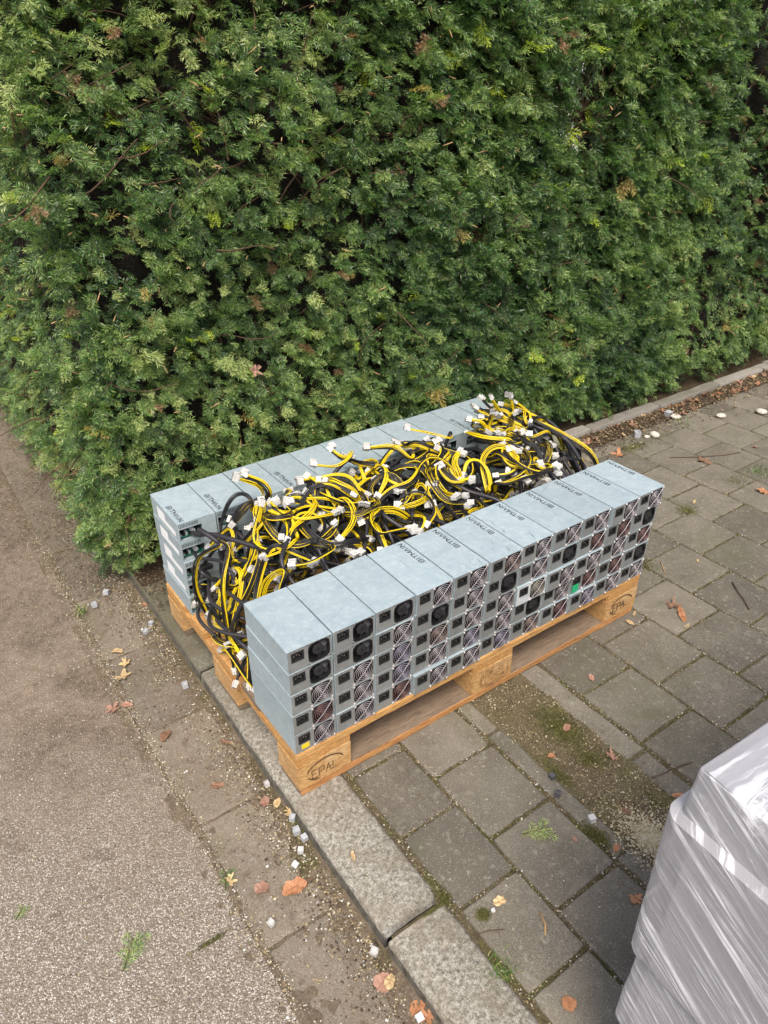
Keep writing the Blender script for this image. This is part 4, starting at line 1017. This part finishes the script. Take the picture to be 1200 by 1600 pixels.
LEAVES = [  # x, y, size, kind, material, label
 (-.106, -.171, .062, 'oval', 'leaf_orange', 'largest orange-brown veined leaf, on the gutter below a white plastic piece'),
 (-.169, -.13, .034, 'round', 'leaf_pink', 'round pinkish leaf left of the largest leaf in the gutter'),
 (-.217, -.074, .024, 'star', 'leaf_tan', 'small pale tan leaf at the road edge left of the round pink leaf'),
 (-.068, -.434, .040, 'round', 'leaf_pink', 'pinkish leaf near the kerb beside a folded tan leaf'),
 (-.056, -.442, .032, 'oval', 'leaf_tan', 'folded tan leaf overlapping the pinkish one near the kerb'),
 (-.045, -.509, .040, 'oval', 'leaf_orange', 'orange leaf at the kerb foot at the bottom edge of the photo'),
 (-.034, -.530, .034, 'star', 'leaf_orange', 'ragged orange leaf lowest in the photo at the kerb foot'),
 (-.040, .042, .030, 'oval', 'leaf_tan', 'yellow-orange leaf at the kerb foot beside the pallet corner'),
 (-.030, .004, .030, 'star', 'leaf_tan', 'crumpled pale leaf above the cluster of grey plastic pieces'),
 (-.064, .060, .026, 'round', 'leaf_pink', 'small pink leaf under the silver piece by the pallet corner'),
 (.666, -.217, .030, 'oval', 'leaf_pink', 'pinkish leaf on the green moss of the drainage channel'),
 (.571, -.258, .022, 'oval', 'leaf_orange', 'small orange leaf on the left edge of the mossy channel'),
 (.692, -.342, .030, 'star', 'leaf_pink', 'star-shaped brown-pink leaf in the mossy channel'),
 (.727, -.511, .032, 'long', 'leaf_orange', 'narrow orange leaf beside the film-wrapped stack'),
 (.593, -.47, .024, 'oval', 'leaf_brown', 'dull reddish leaf above the sawdust patch'),
 (.441, -.446, .018, 'oval', 'leaf_pink', 'tiny pinkish leaf beside the green yew sprig'),
 (.497, -.517, .022, 'oval', 'leaf_orange', 'small orange leaf on the joint left of the sawdust'),
 (.211, -.459, .032, 'oval', 'leaf_tan', 'yellow leaf on a paving slab beside a moss clump'),
 (.179, -.673, .030, 'round', 'leaf_orange', 'round orange-brown leaf on the slab at the bottom of the photo'),
 (.442, -.615, .034, 'star', 'leaf_orange', 'jagged orange leaf touching the left side of the wrapped stack'),
 (1.325, -.06, .045, 'star', 'leaf_brown', 'crumpled brown leaf on the slab right of the pallet corner'),
 (1.308, -.103, .060, 'long', 'leaf_orange', 'long reddish leaf below the crumpled leaf right of the pallet'),
 (1.145, -.037, .030, 'oval', 'leaf_tan', 'pale orange leaf just below the far pallet corner'),
 (1.19, -.015, .022, 'long', 'leaf_tan', 'thin tan leaf scrap beside the far pallet corner'),
 (1.608, .048, .020, 'long', 'leaf_tan', 'small pale tan leaf alone on a slab right of the stack'),
 (1.271, -.146, .018, 'star', 'leaf_tan', 'tiny yellow-tan leaf on the joint below the long reddish leaf'),
 (.86, -.130, .026, 'oval', 'leaf_pink', 'reddish leaf on the slab joint below the pallet'),
 (.018, -.2, .022, 'long', 'leaf_tan', 'light brown leaf scrap lying on the granite kerb'),
 (2.038, .746, .050, 'star', 'leaf_orange', 'orange leaf lying behind the far end of the near row'),
 (2.484, 1.003, .030, 'oval', 'leaf_pink', 'pink leaf against the concrete edging left of the white pebbles'),
 (2.72, .95, .040, 'oval', 'leaf_orange', 'orange leaf in the litter above the white pebble pair'),
 (3.04, .915, .045, 'star', 'leaf_orange', 'orange leaf on the slabs nearest the right end of the edging'),
 (2.291, .488, .050, 'star', 'leaf_brown', 'flattened brown leaf in the mossy joint right of the stack'),
 (2.601, .438, .032, 'oval', 'leaf_pink', 'pink leaf on a slab near the right edge of the photo'),
 (2.245, .187, .050, 'oval', 'leaf_orange', 'orange leaf at the right edge beside the grass tuft'),
 (-.034, .961, .030, 'oval', 'leaf_brown', 'brown leaf at the kerb foot under the hedge corner'),
 (-.185, .796, .040, 'oval', 'leaf_tan', 'tan dry leaf on the road below the hedge corner'),
 (-.178, .726, .032, 'star', 'leaf_tan', 'pale torn leaf below the tan one on the road'),
 (-.204, .676, .044, 'star', 'leaf_tan', 'broken pale leaf pieces lowest of three below the hedge corner'),
 (-.18, .397, .048, 'oval', 'leaf_brown', 'grey-brown curled leaf on the gutter slab left of the pallet'),
 (-.266, .568, .036, 'star', 'leaf_pink', 'pinkish leaf scrap on the road beside the gutter joint'),
 (-.232, .564, .034, 'oval', 'leaf_pink', 'pink leaf on the gutter joint left of the pallet'),
 (-.141, .172, .034, 'oval', 'leaf_brown', 'olive brown leaf flat on the gutter slab near the kerb'),
 (-.063, .282, .030, 'long', 'leaf_brown', 'dark folded leaf at the kerb foot left of the pallet'),
 (1.95, .30, .026, 'long', 'leaf_tan', 'thin tan scrap on the slabs right of the moss patch')]
def place(name, me, x, y, label, cat, group=None, z=None, rot=None):
    o = link(bpy.data.objects.new(name, me)); zz = z if z is not None else (.0012 if x > -.02 else -.030)
    o.location = (x, y, zz); o.rotation_euler = rot or (LR.uniform(-.15, .15), LR.uniform(-.15, .15), LR.uniform(0, 6.28)); tag(o, label, cat, group); return o
for i, (x, y, s_, k, mt, lb) in enumerate(LEAVES):
    place('dry_leaf', leaf_mesh(k, M[mt], s_, LR.uniform(.15, .55), i), x, y, lb, 'leaf', 'dry leaves on the ground', z=(.004 if x > -.02 else -.029)+(.008 if lb.startswith('folded') else 0))
pool = [leaf_mesh(k, M[mt], s_, c_, 90+i) for i, (k, mt, s_, c_) in enumerate([('star', 'leaf_brown', .045, .6), ('oval', 'leaf_brown', .04, .7), ('oval', 'leaf_orange', .035, .5), ('star', 'leaf_pink', .04, .6), ('oval', 'leaf_tan', .03, .5), ('star', 'leaf_brown', .03, .9)])]
for i in range(70):
    x = LR.uniform(1.9, 3.6) if i > 25 else LR.uniform(1.3, 2.1); y = .955-abs(LR.gauss(0, .06))
    place('litter_leaf', pool[LR.choice((0, 0, 1, 1, 2, 3, 4, 5, 5))], x, y, 'small curled brown leaf in the litter along the concrete edging', 'leaf', 'litter leaves along the concrete edging', z=.010, rot=(LR.uniform(-.6, .6), LR.uniform(-.6, .6), LR.uniform(0, 6.28)))
lf = place('dry_leaf', leaf_mesh('star', M['leaf_pink'], .045, .5, 300), .40, .955, 'reddish-brown dead leaf caught on the hedge above the first hedge-side unit', 'leaf', z=.645, rot=(1.2, .2, .3))
p_, n_, d_ = hsurf(.40-(HX0+.18)+.18*math.pi/4, .645); lf.location = (.45, p_.y-.012, .66)
place('dry_leaf', leaf_mesh('oval', M['leaf_orange'], .028, .4, 301), .222, -.905, 'tan leaf lying on top of the film-wrapped stack', 'leaf', z=.8075)
# plastic end pieces shed from the plugs
def cap_mesh(mat, s=.014, h=.013, hollow=True):
    mb = MB(); t = .0012
    mb.plate(rect(-s/2, s/2, 0, h), [rect(-s/2+t, s/2-t, t, h-t)] if hollow else [], -s/2, s/2, 0)
    mb.box(-s/2+t, s/2-t, -.0015, .0015, t, h-t, 0); mb.box(-.0008, .0008, -s/2, -.002, t, h-t, 0)
    mb.box(-.003, .003, -s*.45, s*.2, h, h+.0012, 0)
    return mb.mesh('cap', mat)
M['cap_white'] = plain('dusty_white_plastic', (.52, .51, .49), .5)
capw, capg, capd = cap_mesh(M['cap_white']), cap_mesh(M['nylon_old'], .015, .014), cap_mesh(M['nylon_dark'], .013, .011)
CAPS = [(-.044, .100, 'w', 'silver-white plastic piece beside the pallet corner above the small pink leaf'), (-.029, -.025, 'g', 'grey crumpled plastic piece highest in the kerb-foot cluster'), (-.036, -.057, 'g', 'largest pale grey plastic piece in the kerb-foot cluster'),
 (-.037, -.080, 'g', 'dark grey plastic piece under the pale one in the kerb-foot cluster'), (-.059, -.103, 'w', 'open white plastic frame lowest in the kerb-foot cluster'), (-.086, -.124, 'w', 'white plastic cube just above the largest orange leaf'),
 (-.191, -.205, 'w', 'white plastic cube alone on the gutter slab below the largest leaf'), (-.054, -.374, 'w', 'white plastic cube near the kerb joint'), (-.048, -.522, 'w', 'white plastic cube beside the ragged orange leaf'),
 (.491, -.349, 'd', 'dark plastic cube on the joint of the mossy channel'), (.511, -.438, 'w', 'white plastic cube with dark end beside the mossy channel'), (.523, -.302, 'd', 'dark flat plastic strip on the channel edge'),
 (-.119, 1.097, 'g', 'grey plastic piece nearest the hedge corner on the road'), (-.164, 1.053, 'g', 'clear grey plastic piece left of the one by the hedge corner'), (-.053, .856, 'g', 'pale grey plastic piece by the kerb below the hedge corner'),
 (-.084, .832, 'g', 'clear plastic piece left of the pale one by the kerb'), (-.073, .526, 'g', 'grey plastic piece alone on the gutter left of the pallet blocks'), (.184, -.464, 't', 'tiny white plastic bit between yellow leaf and moss clump'),
 (2.579, .886, 'g', 'clear plastic cube beside the right-hand white pebble under the edging'), (2.249, .831, 'g', 'clear plastic cube left of the two pale round pebbles'), ]
for x, y, k, lb in CAPS:
    o = place('plastic_cap', {'w': capw, 'g': capg, 'd': capd, 't': capw}[k], x, y, lb, 'plastic piece', 'plastic pieces scattered on the ground', z=.0015 if x > -.02 else -.031, rot=(LR.choice((0, 1.57, .3)), LR.uniform(-.2, .2), LR.uniform(0, 6.28)))
    sc = {'t': .5}.get(k, LR.uniform(.85, 1.1)); 
    if x > 2: sc = 1.9
    o.scale = (sc, sc, sc)
    if abs(o.rotation_euler[0]-1.57) < .01: o.location.z += .008*sc
def pebble(x, y, s, lb, mat='pebble'):
    bm = bmesh.new(); bmesh.ops.create_icosphere(bm, subdivisions=3, radius=1); sd = LR.uniform(0, 50)
    for v in bm.verts: v.co *= 1+.12*noise.noise(v.co*2+V((sd, 0, 0))); v.co = V((v.co.x*s, v.co.y*s*.8, v.co.z*s*.45))
    me = bpy.data.meshes.new('pebble'); bm.to_mesh(me); bm.free(); me.materials.append(M['pebble']); me.polygons.foreach_set('use_smooth', [True]*len(me.polygons))
    place('pebble', me, x, y, lb, 'pebble', 'pale round pebbles below the edging', z=s*.4, rot=(0, 0, LR.uniform(0, 6)))
m = N('pale_pebble'); v = m.co(); M['pebble'] = m.set(col=m.mix(m.ramp(m.noise(v, 120, 4, .7), (.45, 0), (.65, 1)), (.62, .58, .50), (.34, .30, .25)), rough=.7, normal=m.bump(m.noise(v, 120), .001, 1))
for a in [(2.588, .851, .026, 'round pale pebble beside the clear plastic cube under the edging'), (2.332, .78, .027, 'larger pale pebble left-most under the edging'), (2.294, .791, .015, 'smallest pale pebble beside the left-most one'), (2.782, .731, .024, 'round pale pebble alone in the middle of the far slabs'), (2.986, .642, .028, 'pale pebble nearest the right edge of the photo')]: pebble(*a)
# twigs and sprigs
def twig(P, r, lb, mat='bark', z=.003):
    mb = MB(); c = V(P[0]); mb.tube([V(p)-c for p in P], r, 5, cap=True); o = mb.obj('twig', M[mat]); o.location = (c.x, c.y, z+c.z); tag(o, lb, 'twig', 'twigs on the paving')
twig([(.717, -.442, .002), (.745, -.452, .006), (.78, -.458, .006), (.81, -.463, .002), (.833, -.471, .004)], .0014, 'curved dark twig on the right edging of the mossy channel')
twig([(1.591, -.095, 0), (1.555, -.14, .003), (1.53, -.18, .002), (1.505, -.209, 0)], .0022, 'straight dark twig lying on the far right slabs')
twig([(1.502, .124, 0), (1.48, .098, .002), (1.454, .065, 0)], .0012, 'thin pale twig on the slab beside the far stack end', 'stub')
twig([(2.20, .60, 0), (2.3, .53, .003), (2.42, .47, .002), (2.5, .45, 0)], .0016, 'long thin dark twig across two far slabs')
twig([(.60, -.44, 0), (.62, -.46, .003), (.63, -.49, .001)], .0012, 'short dark twig on moss above the sawdust')
twig([(.26, -.52, 0), (.25, -.545, .002), (.235, -.56, .001)], .0020, 'pale curved bark sliver on the slab right of the moss clump', 'stub')
twig([(.12, -.48, 0), (.15, -.49, .002), (.175, -.505, .001)], .0010, 'thin dark twig lying on the nearest kerb stone')
def sprig(x, y, z, rz, tone, sc, lb):
    A, tA, TV = protosL[3]; c, s_ = math.cos(rz), math.sin(rz); Rm = np.array([[c, s_, 0], [-s_, c, 0], [0, 0, 1.0]])
    A1 = A[:130]; V_ = (A1.reshape(-1, 3)@Rm)*sc; V_[:, 2] = np.abs(V_[:, 2])*.5+.002
    T = empty('yew_sprig', (x, y, z)); tag(T, lb, 'sprig', 'fallen yew sprigs')
    link(bpy.data.objects.new('needles', np_mesh('needles', V_, np.arange(len(V_)).reshape(-1, 4), M['needle'], tone=np.clip(tone+tA[:130].reshape(-1), 0, .86))), T)
    mb = MB(); mb.tube([(0, 0, .002), (.05*c*sc, .05*s_*sc, .003), (.10*c*sc, .10*s_*sc, .003)], .001, 4); mb.obj('stem', M['bark'], T)
sprig(.355, -.372, .002, -.35, .74, .62, 'green yew sprig on a slab left of the mossy channel')
sprig(-.235, -.088, -.032, 1.1, .35, .40, 'small dark green sprig under the pale leaf at the road edge')
sprig(-.465, -.125, -.031, .95, .55, .62, 'olive yew sprig lying flat on the pale road surface')
sprig(-.615, .100, -.031, .8, .55, .28, 'tiny yew sprig on the road at the left edge')
# countless litter: chips, needles, grit
def chips(name, spots, mat, kind='stuff', shape='flat'):
    Vv, T = [], []
    P = np.array([(a, b, c) for a, b, c, *_ in spots], np.float32); S_ = np.array([q[3] for q in spots]); TN = np.array([q[4] for q in spots]); AS = np.array([q[5] for q in spots])
    n = len(P); th = rng.uniform(0, 2*np.pi, n); tx = rng.uniform(-.5, .5, n); ty = rng.uniform(-.5, .5, n)
    u = np.stack([np.cos(th), np.sin(th), tx], 1)*(S_*.5)[:, None]; v = np.stack([-np.sin(th), np.cos(th), ty], 1)*(S_*.5*AS)[:, None]
    j = lambda: rng.uniform(.6, 1.15, (n, 1))
    up = np.array([0, 0, 1.0])*(S_*.28*np.minimum(1, AS*1.5))[:, None]
    q = [P-u*j()-v*j(), P+u*j()-v*j(), P+u*j()+v*j(), P-u*j()+v*j()]; tpt = P+up*rng.uniform(.6, 1.3, (n, 1))+u*rng.uniform(-.3, .3, (n, 1))
    V_ = np.stack(q+[tpt], 1).reshape(-1, 3); b = np.arange(n)[:, None]*5
    F = np.concatenate([b+np.array([[0, 1, 4]]), b+np.array([[1, 2, 4]]), b+np.array([[2, 3, 4]]), b+np.array([[3, 0, 4]])])
    me = np_mesh(name, V_, F, mat, tone=np.repeat(TN, 5)); o = link(bpy.data.objects.new(name, me)); tag(o, kind=kind); return o
sp = []
def dens(x, y, k=0): return noise.noise(V((x*7, y*7, 5+k)))
g = random.Random(3)
# along the joints
def tone_l(): return g.choice((.05, .25, .4, .55, .6, .75, .8, .9))
for xj in (.124, .290, .481, .786, .996, 1.214, 1.434, 1.655, 1.885, 2.112):
    for _ in range(1500):
        y = g.uniform(-1.3, .9); x = xj+g.gauss(0, .006)
        if dens(x, y) > -.45: sp.append((x, y, g.uniform(-.004, .002), g.uniform(.0012, .0042), tone_l(), g.choice((1, .7, .3, .25))))
for (a, b, off, p) in courses[:9]:
    for kk in range(-7, 6):
        yj = off+p*kk
        if -1.3 < yj < .9:
            for _ in range(95): sp.append((g.uniform(a, b), yj+g.gauss(0, .005), g.uniform(-.004, .002), g.uniform(.0012, .004), tone_l(), g.choice((1, .7, .3, .25))))
# kerb foot and gutter
for _ in range(20000):
    y = g.uniform(-.9, 2.2); x = -.035-abs(g.gauss(0, .045)) if g.random() < .75 else g.uniform(-.26, -.04)
    if dens(x, y, 3) > g.uniform(-.7, .35): sp.append((x, y, -.0325+g.uniform(0, .003), g.uniform(.0014, .0052)*(1.25 if g.random() < .1 else 1), g.choice((.0, .1, .2, .3, .3, .4, .55, .6, .75, .9)), g.choice((1, .8, .5, .22, .18))))
for _ in range(5000):   # road joint
    y = g.uniform(-.9, 1.6); x = -.228+g.gauss(0, .012); sp.append((x, y, -.032+g.uniform(-.001, .002), g.uniform(.0014, .004), g.choice((.1, .3, .5, .6, .75, .8, .9)), g.choice((1, .5, .22))))
for _ in range(15000):  # road surface
    x, y = -.25-abs(g.gauss(0, .5)), g.uniform(-1, 3.5)
    sp.append((x, y, -.033+g.uniform(0, .002), g.uniform(.0012, .0036), g.choice((.1, .3, .4, .55, .75, .85, .9)), g.choice((1, .8, .3))))
for _ in range(9000):   # beneath the hedge corner
    s = g.uniform(-2.4, .3); p, n, d = hsurf(s, 0); q = abs(g.gauss(0, .12)); sp.append((p.x+n.x*q, p.y+n.y*q, -.031+g.uniform(0, .004) if p.x+n.x*q < -.02 else .003, g.uniform(.002, .008), g.choice((.0, .1, .2, .3, .35, .4, .55, .98)), g.choice((.15, .2, .5))))
for _ in range(3500):   # soil beside the kerb under the hedge
    x, y = g.uniform(-.02, .9), g.uniform(.86, 1.12); sp.append((x, y, .004+g.uniform(0, .008), g.uniform(.003, .010), g.choice((.0, .05, .1, .2, .3, .35, .45)), g.choice((1, .5, .2))))
for _ in range(9000):   # mossy channel
    x, y = g.uniform(.53, .72), g.uniform(-1.0, .1); sp.append((x, y, g.uniform(-.003, .003), g.uniform(.0012, .0045), g.choice((.0, .15, .3, .4, .55, .62, .8)), g.choice((1, .5, .2))))
for _ in range(9000):   # litter strip below the edging
    x, y = g.uniform(1.25, 4.6), .965-abs(g.gauss(0, .09)); sp.append((x, y, .006+g.uniform(0, .006), g.uniform(.003, .011), g.choice((.0, .1, .2, .3, .35, .45, .6)), g.choice((1, .5, .25))))
for _ in range(6000):   # thin dusting on the slabs
    x, y = g.uniform(.0, 3.4), g.uniform(-1.2, .85); sp.append((x, y, .0012, g.uniform(.001, .0032), g.choice((.15, .4, .55, .75, .85, .9)), g.choice((1, .3, .2))))
for _ in range(150):    # straws and slivers
    x, y = g.uniform(-.4, 2.6), g.uniform(-1.0, .8); sp.append((x, y, .002 if x > -.02 else -.031, g.uniform(.008, .020), g.choice((.35, .55, .7, .85)), .10))
chips('ground_litter', sp, M['litter'])
sp = []                 # sawdust heap
for _ in range(5200):
    a, r_ = g.uniform(0, 6.28), abs(g.gauss(0, .036)); x, y = .587+r_*math.cos(a)*1.0, -.548+r_*math.sin(a)*1.5
    sp.append((x, y, .001+g.uniform(0, .003), g.uniform(.002, .0055), g.choice((.55, .66, .74, .78, .82)), g.choice((1, .5, .3))))
sd = chips('sawdust', sp, M['litter'])
# moss: small upright flakes along joints and in patches
def moss(spots, name, mat=None, h=(.002, .005)):
    n = len(spots); P = np.array([s[:3] for s in spots]); hh = rng.uniform(h[0], h[1], n); th = rng.uniform(0, 6.28, n); w_ = rng.uniform(.0008, .0018, n)
    d = np.stack([np.cos(th), np.sin(th), np.zeros(n)], 1)*w_[:, None]; l_ = rng.normal(0, .35, (n, 2))*hh[:, None]; tip = P+np.concatenate([l_, hh[:, None]], 1)
    V_ = np.stack([P-d, P+d, tip], 1).reshape(-1, 3); tn = np.repeat(np.clip(rng.uniform(0, 1, n), 0, 1), 3)
    o = link(bpy.data.objects.new(name, np_mesh(name, V_, np.arange(3*n).reshape(-1, 3), mat or M['moss'], tone=tn))); tag(o, kind='stuff'); return o
sp = []
for xj in (.124, .290, .481, .786, .996, 1.214, 1.434, 1.655, 1.885):
    for _ in range(2200):
        y = g.uniform(-1.2, .85); x = xj+g.gauss(0, .004)
        if dens(x, y, 9) > .02: sp.append((x, y, -.0055))
for (a, b, off, p) in courses[:9]:
    for kk in range(-7, 6):
        yj = off+p*kk
        if -1.3 < yj < .9:
            for _ in range(230):
                x = g.uniform(a, b)
                if dens(x, yj, 9) > -.12: sp.append((x, yj+g.gauss(0, .0035), -.0055))
for (cx_, cy_, sx_, sy_, n) in ((.66, -.20, .040, .075, 4200), (.64, -.31, .03, .03, 900), (.545, -.30, .014, .05, 900), (.490, -.47, .012, .028, 1500), (.163, -.458, .011, .010, 1100), (1.445, .16, .03, .06, 700), (1.87, .278, .04, .03, 700), (2.255, .313, .05, .04, 500), (2.15, .76, .10, .025, 1200), (.121, -.385, .012, .02, 500), (-.07, -.13, .02, .03, 700), (-.045, -.15, .01, .02, 500), (.09, -.392, .03, .004, 400), (-.30, -.17, .035, .004, 350)):
    for _ in range(n): x, y = g.gauss(cx_, sx_*.6), g.gauss(cy_, sy_*.6); sp.append((x, y, (.0005 if x > -.02 else -.033)))
moss(sp, 'moss')
def grass(cx_, cy_, n, z, lb, hs=.03, r_=.012):
    Vv, tn = [], []
    for _ in range(n):
        x, y = g.gauss(0, r_), g.gauss(0, r_); a = g.uniform(0, 6.28); l_ = g.uniform(.4, 1)*hs; dx, dy = math.cos(a)*l_*.7, math.sin(a)*l_*.7; w_ = .0011; px, py = -math.sin(a)*w_, math.cos(a)*w_
        Vv += [(x-px, y-py, 0), (x+px, y+py, 0), (x+dx*.5+px*.7, y+dy*.5+py*.7, l_*.6), (x+dx*.5-px*.7, y+dy*.5-py*.7, l_*.6), (x+dx*.5-px*.7, y+dy*.5-py*.7, l_*.6), (x+dx*.5+px*.7, y+dy*.5+py*.7, l_*.6), (x+dx+px*.1, y+dy+py*.1, l_*.7), (x+dx-px*.1, y+dy-py*.1, l_*.7)]; tn += [g.random()]*8
    o = link(bpy.data.objects.new('grass_tuft', np_mesh('grass_tuft', Vv, np.arange(len(Vv)).reshape(-1, 4), M['grass'], tone=tn))); o.location = (cx_, cy_, z); tag(o, lb, 'grass tuft', 'small grass tufts')
grass(.118, -.555, 60, -.004, 'grass tuft in the joint beside the nearest kerb stone', .028, .014)
grass(2.395, .283, 90, 0, 'grass tuft on the far right slabs beside an orange leaf', .04, .03)
grass(-.213, 1.04, 34, -.033, 'yellow-green grass tuft on the road near the hedge corner', .045, .012)
grass(1.86, .93, 160, .005, 'grass clump at the concrete edging behind the spilled cables', .07, .05)
grass(2.55, .80, 40, .002, 'pale grass tuft below the concrete edging by the pebbles', .04, .03)
